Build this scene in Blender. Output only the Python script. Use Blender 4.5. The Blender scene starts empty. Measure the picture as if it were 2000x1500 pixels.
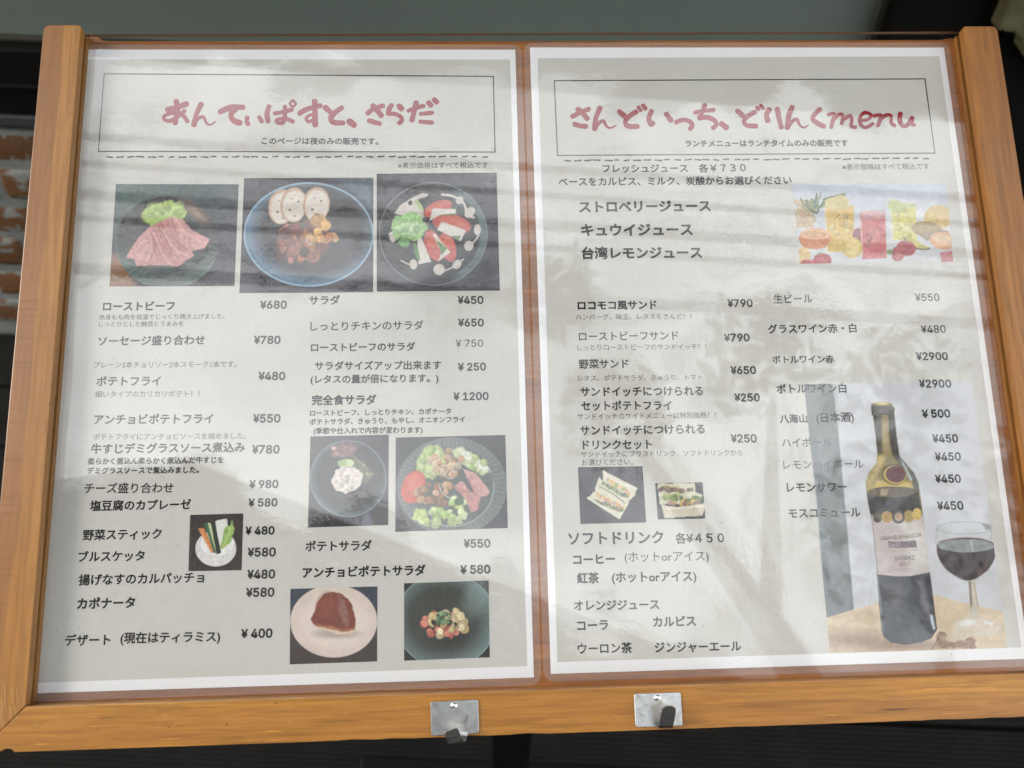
import bpy, bmesh, math, random
import numpy as np
from mathutils import Matrix, Vector, Euler

SC = bpy.context.scene
COL = SC.collection

# ------------------------------------------------------------------ camera
FPX = 1748.37                       # focal length in pixels of the 2000 px wide photograph
CAM_H = 1.264
cam_d = bpy.data.cameras.new("camera")
cam_d.sensor_width = 36.0
cam_d.lens = FPX / 2000.0 * 36.0
cam_d.clip_start = 0.01
cam_d.clip_end = 400.0
cam_o = bpy.data.objects.new("camera", cam_d)
COL.objects.link(cam_o)
CAM = (Matrix.Translation((0, 0, CAM_H)) @ Matrix.Rotation(math.radians(45), 4, 'X')
       @ Matrix.Rotation(0.042, 4, 'Z'))
cam_o.matrix_world = CAM
cam_d.dof.use_dof = True
cam_d.dof.focus_distance = 0.425
cam_d.dof.aperture_fstop = 14.5
SC.camera = cam_o

# ------------------------------------------------------------------ daylight
SUN_EL, SUN_AZ = 38.0, 262.0        # azimuth measured clockwise from +Y (from the reader's left)
world = bpy.data.worlds.new("World")
SC.world = world
world.use_nodes = True
wn = world.node_tree
bg = wn.nodes["Background"]
sky = wn.nodes.new("ShaderNodeTexSky")
sky.sky_type = 'NISHITA'
sky.sun_disc = False
sky.sun_elevation = math.radians(SUN_EL)
sky.sun_rotation = math.radians(SUN_AZ)
sky.air_density = 1.0
sky.dust_density = 6.0
sky.ozone_density = 0.6
# broken white cloud over the whole sky
_tc = wn.nodes.new("ShaderNodeTexCoord")
_nz = wn.nodes.new("ShaderNodeTexNoise"); _nz.inputs["Scale"].default_value = 2.6; _nz.inputs["Detail"].default_value = 6
_nz.inputs["Roughness"].default_value = .58; _nz.inputs["Distortion"].default_value = .4
_rp = wn.nodes.new("ShaderNodeValToRGB")
_rp.color_ramp.elements[0].position = .36; _rp.color_ramp.elements[0].color = (2.6, 2.75, 2.85, 1)
_rp.color_ramp.elements[1].position = .58; _rp.color_ramp.elements[1].color = (9.8, 10.0, 10.0, 1)
_mx = wn.nodes.new("ShaderNodeMix"); _mx.data_type = 'RGBA'; _mx.inputs[0].default_value = .8
wn.links.new(_tc.outputs["Generated"], _nz.inputs["Vector"])
wn.links.new(_nz.outputs[0], _rp.inputs[0])
wn.links.new(sky.outputs[0], _mx.inputs[6]); wn.links.new(_rp.outputs[0], _mx.inputs[7])
wn.links.new(_mx.outputs[2], bg.inputs[0])
bg.inputs[1].default_value = 0.15
sun_d = bpy.data.lights.new("sun", 'SUN')
sun_d.energy = 1.1
sun_d.angle = math.radians(20)
sun_d.color = (1.0, 0.96, 0.90)
sun_o = bpy.data.objects.new("sun", sun_d)
COL.objects.link(sun_o)
_a, _e = math.radians(SUN_AZ), math.radians(SUN_EL)
_dir = Vector((math.sin(_a) * math.cos(_e), math.cos(_a) * math.cos(_e), math.sin(_e)))
sun_o.rotation_euler = _dir.to_track_quat('Z', 'Y').to_euler()
sun_o.location = _dir * 20

vs = SC.view_settings
vs.view_transform = 'Standard'
vs.look = 'None'
vs.exposure = 1.16
vs.gamma = 1.0
vs.use_curve_mapping = False

SC.cycles.max_bounces = 10
SC.cycles.transparent_max_bounces = 16
SC.cycles.caustics_reflective = False

# ------------------------------------------------------------------ board frame (millimetres: u right, v up the board, w out of it)
def _rod(r):
    th = math.sqrt(sum(a * a for a in r))
    return np.array(Matrix.Rotation(th, 3, Vector(r)))
R_ = _rod((-.2083, -.0437, -.0216))
T_ = np.array([5.3569, -166.6136, 443.5429])
_A = np.diag([1, -1, -1.0]) @ R_ @ np.diag([1, -1, -1.0])
_t = np.diag([1, -1, -1.0]) @ T_ / 1000.0
B = CAM @ Matrix([[*(_A[i]), _t[i]] for i in range(3)] + [[0, 0, 0, 1]])   # board metres -> world
BI = B.inverted()
_C = -R_.T @ T_

def bd(x, y, w=0.0):
    """photo pixel -> (u, v) in mm on the board plane at height w"""
    d = R_.T @ np.array([(x - 1000) / FPX, (y - 750) / FPX, 1.0])
    s = (-w - _C[2]) / d[2]
    p = _C + s * d
    return (p[0], -p[1])

def ray(x, y):
    d = Vector(((x - 1000) / FPX, -(y - 750) / FPX, -1.0))
    return CAM.to_3x3() @ d

def on_y(x, y, Y):
    """photo pixel -> world point on the vertical plane y = Y"""
    d = ray(x, y); o = CAM.translation
    return o + d * ((Y - o.y) / d.y)

def on_z(x, y, Z=0.0):
    d = ray(x, y); o = CAM.translation
    return o + d * ((Z - o.z) / d.z)

# ------------------------------------------------------------------ helpers
def tag(o, label=None, cat=None, group=None, kind=None):
    if label: o["label"] = label
    if cat: o["category"] = cat
    if group: o["group"] = group
    if kind: o["kind"] = kind
    return o

def empty(name, mat):
    o = bpy.data.objects.new(name, None)
    o.empty_display_size = 0.05
    COL.objects.link(o)
    o.matrix_world = mat
    return o

def link_mesh(name, me, mat, parent=None):
    o = bpy.data.objects.new(name, me)
    COL.objects.link(o)
    if mat is not None:
        me.materials.append(mat)
    if parent is not None:
        o.parent = parent
    return o

def pydata(name, verts, faces, mat, parent=None, smooth=False):
    me = bpy.data.meshes.new(name)
    me.from_pydata([tuple(v) for v in verts], [], [tuple(f) for f in faces])
    me.update()
    if smooth:
        me.polygons.foreach_set("use_smooth", [True] * len(me.polygons))
    return link_mesh(name, me, mat, parent)

def bm_obj(name, bm, mat, parent=None, smooth=False):
    me = bpy.data.meshes.new(name)
    bmesh.ops.recalc_face_normals(bm, faces=bm.faces[:])
    bm.to_mesh(me); bm.free()
    if smooth:
        me.polygons.foreach_set("use_smooth", [True] * len(me.polygons))
    return link_mesh(name, me, mat, parent)

def box_bm(x0, x1, y0, y1, z0, z1, bev=0.0, seg=2):
    bm = bmesh.new()
    bmesh.ops.create_cube(bm, size=1.0)
    for v in bm.verts:
        v.co = Vector(((x0 + x1) / 2 + v.co.x * (x1 - x0), (y0 + y1) / 2 + v.co.y * (y1 - y0),
                       (z0 + z1) / 2 + v.co.z * (z1 - z0)))
    if bev > 0:
        bmesh.ops.bevel(bm, geom=bm.edges[:], offset=bev, segments=seg, profile=0.6, affect='EDGES')
    return bm

def prism_bm(pts, h0, h1, axis=2, bev=0.0, seg=2):
    """closed outline (list of 2-D points) extruded along an axis"""
    bm = bmesh.new()
    def mk(p, h):
        c = [0, 0, 0]
        o = [i for i in range(3) if i != axis]
        c[o[0]], c[o[1]], c[axis] = p[0], p[1], h
        return bm.verts.new(c)
    a = [mk(p, h0) for p in pts]; b = [mk(p, h1) for p in pts]
    bm.faces.new(a); bm.faces.new(b[::-1])
    n = len(pts)
    for i in range(n):
        bm.faces.new((a[i], a[(i + 1) % n], b[(i + 1) % n], b[i]))
    bmesh.ops.recalc_face_normals(bm, faces=bm.faces[:])
    if bev > 0:
        bmesh.ops.bevel(bm, geom=bm.edges[:], offset=bev, segments=seg, profile=0.6, affect='EDGES')
    return bm

# ------------------------------------------------------------------ node material helper
class NT:
    def __init__(s, name):
        s.m = bpy.data.materials.new(name); s.m.use_nodes = True
        s.t = s.m.node_tree; s.t.nodes.clear()
        s.out = s.n("ShaderNodeOutputMaterial")
    def n(s, typ, **kw):
        nd = s.t.nodes.new(typ)
        for k, v in kw.items():
            if k.startswith("i_"):
                key = k[2:]
                key = int(key) if key.isdigit() else key.replace("_", " ")
                s.put(nd.inputs[key], v)
            else:
                setattr(nd, k, v)
        return nd
    def put(s, sock, v):
        if isinstance(v, bpy.types.NodeSocket): s.t.links.new(v, sock)
        elif isinstance(v, bpy.types.Node): s.t.links.new(v.outputs[0], sock)
        else: sock.default_value = v
    def math(s, op, a, b=0.0, c=0.0, clamp=False):
        nd = s.n("ShaderNodeMath", operation=op, use_clamp=clamp)
        s.put(nd.inputs[0], a); s.put(nd.inputs[1], b); s.put(nd.inputs[2], c)
        return nd.outputs[0]
    def mix(s, f, a, b, blend='MIX'):
        nd = s.n("ShaderNodeMix", data_type='RGBA', blend_type=blend)
        s.put(nd.inputs[0], f); s.put(nd.inputs[6], a); s.put(nd.inputs[7], b)
        return nd.outputs[2]
    def ramp(s, f, stops, interp='LINEAR'):
        nd = s.n("ShaderNodeValToRGB"); s.put(nd.inputs[0], f)
        nd.color_ramp.interpolation = interp
        el = nd.color_ramp.elements
        while len(el) < len(stops): el.new(0.5)
        for e, (p, c) in zip(el, stops):
            e.position = p
            e.color = (c, c, c, 1) if not hasattr(c, "__len__") else (*c, 1)
        return nd.outputs[0]
    def obj(s, scale=(1, 1, 1), loc=(0, 0, 0), rot=(0, 0, 0), uv=False):
        tc = s.n("ShaderNodeTexCoord")
        mp = s.n("ShaderNodeMapping")
        s.put(mp.inputs[0], tc.outputs["Object"])
        mp.inputs[1].default_value = loc; mp.inputs[2].default_value = rot; mp.inputs[3].default_value = scale
        return mp.outputs[0]
    def noise(s, vec, scale=5, detail=4, rough=.55, dist=0.0):
        nd = s.n("ShaderNodeTexNoise")
        s.put(nd.inputs["Vector"], vec); nd.inputs["Scale"].default_value = scale
        nd.inputs["Detail"].default_value = detail; nd.inputs["Roughness"].default_value = rough
        nd.inputs["Distortion"].default_value = dist
        return nd.outputs[0]
    def bump(s, h, strength=.3, dist=.001, normal=None):
        nd = s.n("ShaderNodeBump"); s.put(nd.inputs["Height"], h)
        nd.inputs["Strength"].default_value = strength; nd.inputs["Distance"].default_value = dist
        if normal is not None: s.put(nd.inputs["Normal"], normal)
        return nd.outputs[0]
    def bsdf(s, col, rough=.5, spec=.5, metal=0.0, normal=None, **kw):
        nd = s.n("ShaderNodeBsdfPrincipled")
        s.put(nd.inputs["Base Color"], col if not isinstance(col, tuple) else (*col[:3], 1))
        s.put(nd.inputs["Roughness"], rough); s.put(nd.inputs["Metallic"], metal)
        s.put(nd.inputs["Specular IOR Level"], spec)
        if normal is not None: s.put(nd.inputs["Normal"], normal)
        for k, v in kw.items():
            s.put(nd.inputs[k.replace("_", " ")], v)
        return nd.outputs[0]
    def done(s, surf):
        s.put(s.out.inputs[0], surf); return s.m

def rgb(r, g, b):
    f = lambda c: (c / 255 / 12.92) if c / 255 <= .04045 else ((c / 255 + .055) / 1.055) ** 2.4
    return (f(r), f(g), f(b))

def plain(name, col, rough=.6, spec=.3, metal=0.0):
    t = NT(name)
    v = t.obj(scale=(60, 60, 60))
    n = t.noise(v, 1.0, 3)
    c = t.mix(t.math('MULTIPLY', n, .35), (*[min(1, k * 1.12) for k in col], 1), (*[k * .85 for k in col], 1))
    return t.done(t.bsdf(c, rough, spec, metal))

# ------------------------------------------------------------------ materials
def wood(name, axis, light, dark, heart, seed=0.0, wear=0.0, saw=0.0, band=None):
    """varnished pine, grain running along 'axis' (0 = u, 1 = v) of the board; band = (border, drift, side) of the heartwood in local metres"""
    t = NT(name)
    k = [1, 1, 1]; k[axis] = 0.05
    o = seed * 3.7
    v = t.obj(scale=tuple(k), loc=(o, o * .7, o * .3))
    big = t.noise(v, 75, 3, .5, .5)
    fine = t.noise(v, 520, 5, .62, .3)
    pores = t.noise(v, 1700, 3, .6)
    c = t.mix(t.ramp(big, [(.36, 0.0), (.64, 1.0)]), (*light, 1), (*dark, 1))
    tc = t.n("ShaderNodeTexCoord"); sep = t.n("ShaderNodeSeparateXYZ"); t.put(sep.inputs[0], tc.outputs["Object"])
    hb = None
    if band:
        wob = t.math('MULTIPLY', t.math('SUBTRACT', t.noise(t.obj(scale=(0, 1, 0)), 22, 2, .5), .5), .006)
        brd = t.math('ADD', t.math('ADD', band[0], wob), t.math('MULTIPLY', sep.outputs[1], band[1]))
        hb = t.math('MULTIPLY', t.math('SUBTRACT', brd, sep.outputs[0]), 900.0 * band[2], clamp=True)
        c = t.mix(t.math('MULTIPLY', hb, .85), c, (*heart, 1))
    else:
        c = t.mix(t.ramp(t.noise(v, 40, 2, .4, .2), [(.47, 0.0), (.53, .6), (.62, .8)]), c, (*heart, 1))
    c = t.mix(t.ramp(fine, [(.40, 0.0), (.66, .6)]), c, tuple([d * .60 for d in dark]) + (1,))
    c = t.mix(t.ramp(pores, [(.60, 0.0), (.72, .35)]), c, tuple([d * .42 for d in dark]) + (1,))
    if wear > 0:      # pale scuffs in the varnish, short and along the grain; dark open cracks towards the lower arris
        kk = [1, 1, 1]; kk[axis] = 0.07
        fl = t.noise(t.obj(scale=tuple(kk), loc=(o, o, o)), 900, 3, .6, .15)
        msk = t.ramp(t.noise(t.obj(loc=(o, 1, 2)), 26, 3, .6), [(.42, 0.0), (.62, 1.0)])
        f = t.math('MULTIPLY', t.math('MULTIPLY', t.ramp(fl, [(.60, 0.0), (.74, 1.0)]), msk), wear)
        c = t.mix(f, c, (*[min(1, q * 1.55) for q in light], 1))
        ck = [1, 1, 1]; ck[axis] = 0.03
        cr = t.noise(t.obj(scale=tuple(ck), loc=(o + 3, o, o)), 420, 2, .5, .1)
        mk = t.ramp(t.noise(t.obj(loc=(o, 5, 2)), 30, 2, .6), [(.52, 0.0), (.60, 1.0)])
        f2 = t.math('MULTIPLY', t.ramp(cr, [(.66, 0.0), (.70, .9)]), mk)
        c = t.mix(f2, c, (.035, .022, .010, 1))
    sp = t.noise(t.obj(loc=(o, 2, 1)), 520, 2, .5)
    c = t.mix(t.ramp(sp, [(.735, 0.0), (.76, .75)]), c, (.03, .015, .006, 1))
    h = t.math('ADD', t.math('MULTIPLY', fine, .6), t.math('MULTIPLY', pores, .4))
    if saw > 0:
        ks = [1, 1, 1]; ks[1 - axis] = 0.035
        sw = t.noise(t.obj(scale=tuple(ks), rot=(0, 0, .09 if axis == 1 else 0)), 620, 2, .5)
        bnd = t.ramp(t.noise(t.obj(scale=(0, 1, 0) if axis == 1 else (1, 0, 0), loc=(.31, .31, 0)), 9, 1, .3), [(.46, 0.0), (.54, 1.0)])
        m = t.math('MULTIPLY', t.math('MULTIPLY', t.ramp(sw, [(.50, 0.0), (.68, 1.0)]), bnd), saw)
        if hb is not None: m = t.math('MULTIPLY', m, t.math('ADD', .15, t.math('MULTIPLY', hb, .85)))
        c = t.mix(m, c, tuple([d * .6 for d in dark]) + (1,))
        h = t.math('SUBTRACT', h, m)
    nrm = t.bump(h, .35, .0003)
    r = t.math('ADD', .40, t.math('MULTIPLY', fine, .22))
    return t.done(t.bsdf(c, r, .35, 0.0, nrm, Coat_Weight=.45, Coat_Roughness=.22))

M = {}
M['pine_h'] = wood('varnished pine rail', 0, rgb(174, 122, 48), rgb(142, 91, 30), rgb(160, 108, 46), 1.4, .9, 0)
M['ply'] = wood('stained plywood', 0, rgb(166, 106, 48), rgb(136, 82, 36), rgb(150, 92, 40), 4.2)

def paper_mat(name, col, weave=.06):
    t = NT(name)
    v = t.obj()
    a = t.noise(t.obj(scale=(1, .06, 1)), 1400, 2, .5)
    b = t.noise(t.obj(scale=(.06, 1, 1)), 1400, 2, .5)
    big = t.noise(v, 28, 3, .5)
    w = t.math('ADD', t.math('MULTIPLY', a, .5), t.math('MULTIPLY', b, .5))
    f = t.ramp(w, [(.35, 0.0), (.65, 1.0)])
    c = t.mix(f, (*[k * (1 - weave) for k in col], 1), (*[min(1, k * (1 + weave)) for k in col], 1))
    c = t.mix(t.math('MULTIPLY', t.ramp(big, [(.4, 0.0), (.7, 1.0)]), .35), c, (*[k * q for k, q in zip(col, (.97, .95, .90))], 1))
    return t.done(t.bsdf(c, .85, .15))
M['paper'] = paper_mat('white paper', (.86, .87, .89), .012)
M['beige'] = paper_mat('beige canvas print', (.600, .592, .555), .035)

def ink(name, v, tint=(1, 1, 1)):
    t = NT(name)
    n = t.noise(t.obj(), 900, 2)
    c = t.mix(n, (*[v * .8 * k for k in tint], 1), (*[v * 1.2 * k for k in tint], 1))
    return t.done(t.bsdf(c, .8, .1))
INK = {}
def inkv(v):
    if v not in INK: INK[v] = ink('printed ink %.3f' % v, v, (1, .97, .97))
    return INK[v]
M['red'] = ink('red brush ink', 1.0, rgb(150, 44, 50))

def gloss_film(name, haze, peel, ior=1.5, rough=.02, tint=(1, 1, 1)):
    """clear plastic: see-through with a fresnel mirror on top; peel = strength of its ripples"""
    t = NT(name)
    geo = t.n("ShaderNodeNewGeometry")
    tr = t.n("ShaderNodeBsdfTransparent"); tr.inputs[0].default_value = (*tint, 1)
    gl = t.n("ShaderNodeBsdfGlossy"); gl.inputs["Roughness"].default_value = rough
    fr = t.n("ShaderNodeFresnel")
    io = t.n("ShaderNodeMix"); t.put(io.inputs[0], geo.outputs["Backfacing"]); io.inputs[2].default_value = ior; io.inputs[3].default_value = 1 / ior
    t.put(fr.inputs[0], io.outputs[0])
    if peel > 0:
        a = t.noise(t.obj(), 260, 3, .55, .4); b = t.noise(t.obj(scale=(1, .45, 1)), 620, 3, .65)
        h = t.math('ADD', a, t.math('MULTIPLY', b, .35))
        nb = t.bump(h, 1.0, peel)
        t.put(gl.inputs["Normal"], nb); t.put(fr.inputs["Normal"], nb)
    mx = t.n("ShaderNodeMixShader"); t.put(mx.inputs[0], fr.outputs[0]); t.put(mx.inputs[1], tr.outputs[0]); t.put(mx.inputs[2], gl.outputs[0])
    res = mx.outputs[0]
    if haze > 0:
        df = t.n("ShaderNodeBsdfDiffuse"); df.inputs[0].default_value = (.80, .76, .77, 1)
        m2 = t.n("ShaderNodeMixShader"); m2.inputs[0].default_value = haze
        t.put(m2.inputs[1], res); t.put(m2.inputs[2], df.outputs[0]); res = m2.outputs[0]
    return t.done(res)
M['film'] = gloss_film('laminating film', .0, 4.0e-5, 1.80, .006)
M['film_edge'] = gloss_film('laminating film margin', .14, 4.5e-5, 1.6, .05)
M['acrylic'] = gloss_film('clear acrylic', .0, 0.0, 1.43, .0)
M['acrylic_edge'] = plain('acrylic edge reflection', rgb(132, 104, 84), .35, .5)  # brown of the board mirrored inside the sheet, painted as edge colour

def metal_mat():
    t = NT('zinc plated steel')
    v = t.obj()
    n = t.noise(v, 2600, 3, .6); m = t.noise(v, 320, 3, .6)
    c = t.mix(t.ramp(m, [(.56, 0.0), (.72, .6)]), (.88, .88, .87, 1), (.50, .44, .33, 1))
    r = t.math('ADD', .12, t.math('MULTIPLY', n, .20))
    return t.done(t.bsdf(c, r, .5, 1.0, t.bump(t.math('ADD', n, m), .5, .0001)))
M['steel'] = metal_mat()
M['black'] = plain('black painted steel', (.0035, .0035, .004), .6, .15)
M['dark_wood'] = plain('dark stained wood', (.004, .0035, .003), .7, .12)
M['alu'] = plain('weathered aluminium', (.050, .050, .056), .5, .3)
# ------------------------------------------------------------------ the setting
WALL_Y = 1.355
rnd = random.Random(7)

def deck_mat():
    t = NT('ribbed deck boards')
    v = t.obj()
    tc = t.n("ShaderNodeTexCoord"); sep = t.n("ShaderNodeSeparateXYZ"); t.put(sep.inputs[0], tc.outputs["Object"])
    rib = t.math('SINE', t.math('MULTIPLY', sep.outputs[1], 2 * math.pi / .0075))
    n = t.noise(t.obj(scale=(.06, 1, 1)), 160, 4)
    c = t.mix(n, (.005, .005, .0045, 1), (.012, .011, .010, 1))
    c = t.mix(t.ramp(t.noise(v, 14, 4), [(.45, 0.0), (.75, .6)]), c, (.016, .015, .014, 1))
    h = t.math('ADD', t.math('MULTIPLY', rib, .5), t.math('MULTIPLY', n, .4))
    return t.done(t.bsdf(c, .85, .12, 0, t.bump(h, .8, .0015)))
M['deck'] = deck_mat()

ground = pydata('ground', [(-30, -30, -.12), (30, -30, -.12), (30, 30, -.12), (-30, 30, -.12)], [(0, 1, 2, 3)],
                plain('packed earth', (.032, .031, .029), .9, .1))
tag(ground, kind='structure')

deck = empty('deck', Matrix.Identity(4)); tag(deck, kind='structure')
pw, gap = .145, .007
y = WALL_Y - .004
pl_me = None
i = 0
while y > -1.3:
    bm = box_bm(-2.2, 2.2, -pw / 2, pw / 2, -.03, 0, .003, 1)
    if pl_me is None:
        o = bm_obj('plank', bm, M['deck'], deck); pl_me = o.data
    else:
        bm.free()
        o = bpy.data.objects.new('plank', pl_me); COL.objects.link(o); o.parent = deck
    o.location = (rnd.uniform(-.2, .2), y - pw / 2, rnd.uniform(-.001, .001))
    y -= pw + gap

# ---- whitewashed brick wall under the window
def brick_mat():
    t = NT('old brick smeared with mortar')
    geo = t.n("ShaderNodeObjectInfo")
    v = t.obj(scale=(1, 1, 1))
    w = t.n("ShaderNodeVectorMath", operation='ADD'); t.put(w.inputs[0], v)
    comb = t.n("ShaderNodeCombineXYZ"); t.put(comb.inputs[0], t.math('MULTIPLY', geo.outputs["Random"], 31.0)); t.put(comb.inputs[2], t.math('MULTIPLY', geo.outputs["Random"], 17.0))
    t.put(w.inputs[1], comb.outputs[0])
    n = t.noise(w.outputs[0], 26, 5, .6, .5); f = t.noise(w.outputs[0], 180, 4)
    tc = t.n("ShaderNodeTexCoord"); sep = t.n("ShaderNodeSeparateXYZ"); t.put(sep.inputs[0], tc.outputs["Object"])
    c = t.mix(f, (.115, .056, .026, 1), (.21, .105, .052, 1))
    edge = t.math('MULTIPLY', t.math('ABSOLUTE', sep.outputs[2]), 5.5)
    m = t.math('ADD', n, edge)
    c = t.mix(t.ramp(m, [(.60, 0.0), (.66, 1.0)]), c, (.24, .245, .225, 1))
    return t.done(t.bsdf(c, .9, .1, 0, t.bump(t.math('ADD', f, n), .7, .004)))
def mortar_mat():
    t = NT('rough grey mortar')
    v = t.obj(); n = t.noise(v, 60, 5)
    c = t.mix(n, (.17, .175, .16, 1), (.28, .285, .265, 1))
    return t.done(t.bsdf(c, .95, .1, 0, t.bump(n, .8, .006)))
M['brick'] = brick_mat(); M['mortar'] = mortar_mat()

z_win = on_y(20, 97, WALL_Y).z                 # lower edge of the glass
z_sill = on_y(20, 226, WALL_Y).z               # top of the metal strip
z_brick = on_y(20, 256, WALL_Y).z              # top of the brickwork
x_winr = on_y(1754, 0, WALL_Y).x               # right edge of the glass
x_plas = on_y(1931, 20, WALL_Y).x

wall = empty('wall', Matrix.Translation((0, WALL_Y, 0)))
tag(wall, 'low brick wall smeared with pale mortar under the window', 'wall')
bm_obj('mortar_bed', box_bm(-2.2, 1.4, 0, .2, -.1, z_brick), M['mortar'], wall)
br_me = None
course = .0745
z = z_brick - .033
r = 0
while z > .02:
    x = -2.2 + (0 if r % 2 else .11)
    while x < 1.3:
        if br_me is None:
            bm = box_bm(-.1, .1, -.0025, .05, -.031, .031, .009, 2)
            o = bm_obj('brick', bm, M['brick'], wall, True); br_me = o.data
        else:
            o = bpy.data.objects.new('brick', br_me); COL.objects.link(o); o.parent = wall
        o.location = (x + .1 + rnd.uniform(-.004, .004), rnd.uniform(-.003, .002), z + rnd.uniform(-.002, .002))
        o.rotation_euler = (rnd.uniform(-.02, .02), rnd.uniform(-.015, .015), rnd.uniform(-.01, .01))
        x += .213
    z -= course; r += 1

# ---- window
def glass_mat():
    t = NT('frosted window glass')
    n = t.noise(t.obj(), 3.0, 3, .5, .4)
    c = t.mix(n, (.165, .200, .178, 1), (.205, .240, .212, 1))
    return t.done(t.bsdf(c, .28, .5, 0, None))
win = empty('window', Matrix.Translation((0, WALL_Y, z_sill)))
tag(win, 'wide frosted window with black frame behind the menu stand', 'window')
ZS = z_sill
bm_obj('pane', box_bm(-2.1, x_winr, .045, .055, z_win - ZS, 2.3 - ZS), glass_mat(), win)
bm_obj('bottom_frame', box_bm(-2.2, x_winr + .02, .002, .12, .001, z_win - ZS, .004, 1), M['dark_wood'], win)
bm_obj('frame_rib', box_bm(-2.2, x_winr + .02, -.006, .002, .050, .058, .002, 1), M['dark_wood'], win)
bm_obj('glazing_bead', box_bm(-2.1, x_winr, .030, .0448, z_win - ZS, z_win - ZS + .006, .001, 1), plain('olive glazing bead', (.05, .05, .036), .7), win)
bm_obj('side_bead', box_bm(x_winr - .012, x_winr, .0300, .0448, z_win - ZS + .007, 2.3 - ZS, .001, 1), plain('olive side bead', (.06, .06, .045), .6), win)
bm_obj('sill', box_bm(-2.2, x_winr + .03, -.003, .10, -.019, .0, .002, 1), M['alu'], win)
bm_obj('side_frame', box_bm(x_winr, x_plas + .03, -.01, .12, -.5 , 2.3 - ZS, .004, 1), M['dark_wood'], win)
bm_obj('under_sill', box_bm(-2.2, x_winr + .0, .02, .10, z_brick - ZS, -.0225), M['dark_wood'], win)

# ---- torn plaster at the corner beyond the window
def plaster_mat():
    t = NT('stained plaster')
    v = t.obj(); n = t.noise(v, 22, 5, .6, .4)
    c = t.mix(t.ramp(n, [(.35, 0.0), (.7, 1.0)]), (.10, .088, .045, 1), (.17, .152, .085, 1))
    return t.done(t.bsdf(c, .9, .1, 0, t.bump(n, .8, .006)))
pr = random.Random(3)
low = [(1928, 34), (1942, 36), (1958, 39), (1968, 46), (1972, 58), (1977, 66), (1973, 75), (1983, 79), (1982, 85), (1990, 95), (2004, 101), (2040, 128), (2120, 150), (2240, 190)]
pts = []
for a, b in zip(low, low[1:]):
    for k in range(4):
        f = k / 4
        q = on_y(a[0] + (b[0] - a[0]) * f, a[1] + (b[1] - a[1]) * f, WALL_Y)
        pts.append((q.x + pr.uniform(-.002, .002), q.z + pr.uniform(-.003, .003)))
pts = [(x_plas, 2.3)] + pts + [(pts[-1][0] + .02, 2.3)]
plaster = bm_obj('plaster_wall', prism_bm(pts, WALL_Y - .045, WALL_Y - .015, 1, .002, 1), plaster_mat())
tag(plaster, 'olive stained plaster wall with a ragged broken lower edge', 'wall')
backing = bm_obj('wall_backing', box_bm(x_plas + .031, 2.2, WALL_Y - .012, WALL_Y + .2, -.1, 2.3), M['dark_wood'])
tag(backing, 'black boarded wall below the broken plaster', 'wall')

# ---- eave over the shop front (seen mirrored in the acrylic)
eave = empty('eave', Matrix.Translation((0, WALL_Y, 2.5))); tag(eave, 'dark boarded eave above the shop window', 'eave')
bm_obj('soffit', box_bm(-3.2, 3.2, -.98, .3, 0, .05), plain('dark soffit boards', (.055, .045, .036), .7), eave)
bm_obj('fascia', box_bm(-3.2, 3.2, -1.01, -.981, -.06, .10), plain('fascia board', (.045, .036, .03), .6), eave)

for k, (yy, wd) in enumerate(((-1.17, .014), (-1.225, .010), (-1.29, .018), (-1.34, .010), (-1.45, .020))):  # unseen bars added to draw dark stripes across the mirrored sky
    bm_obj('stripe_bar', box_bm(-3.2, 3.2, yy - wd / 2, yy + wd / 2, .02, .045), M['dark_wood'], eave)
for xx in (-2.6, -1.1, 1.6):  # arms carrying the added stripe bars
    bm_obj('stripe_bar_arm', box_bm(xx - .015, xx + .015, -1.50, -1.011, .046, .085), M['dark_wood'], eave)

# ---- gabled block added to darken the mirrored sky (only ever seen mirrored)
added_house = empty('unseen_house', Matrix.Translation((-1.6, -3.4, -.12)))
tag(added_house, 'grey boarded gable added out of view to darken the mirrored sky', 'added_house')
bm_obj('wall', prism_bm([(-4.5, 0), (3.1, 0), (3.1, 5.0), (-.7, 7.4), (-4.5, 5.0)], -5, 0, 1), plain('grey weatherboard', (.07, .07, .066), .8), added_house)
bm_obj('roof', prism_bm([(-5.0, 4.75), (-.7, 7.45), (3.6, 4.75), (3.6, 4.95), (-.7, 7.68), (-5.0, 4.95)], -5.2, .35, 1), plain('dark roof tiles', (.05, .05, .055), .6), added_house)

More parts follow.
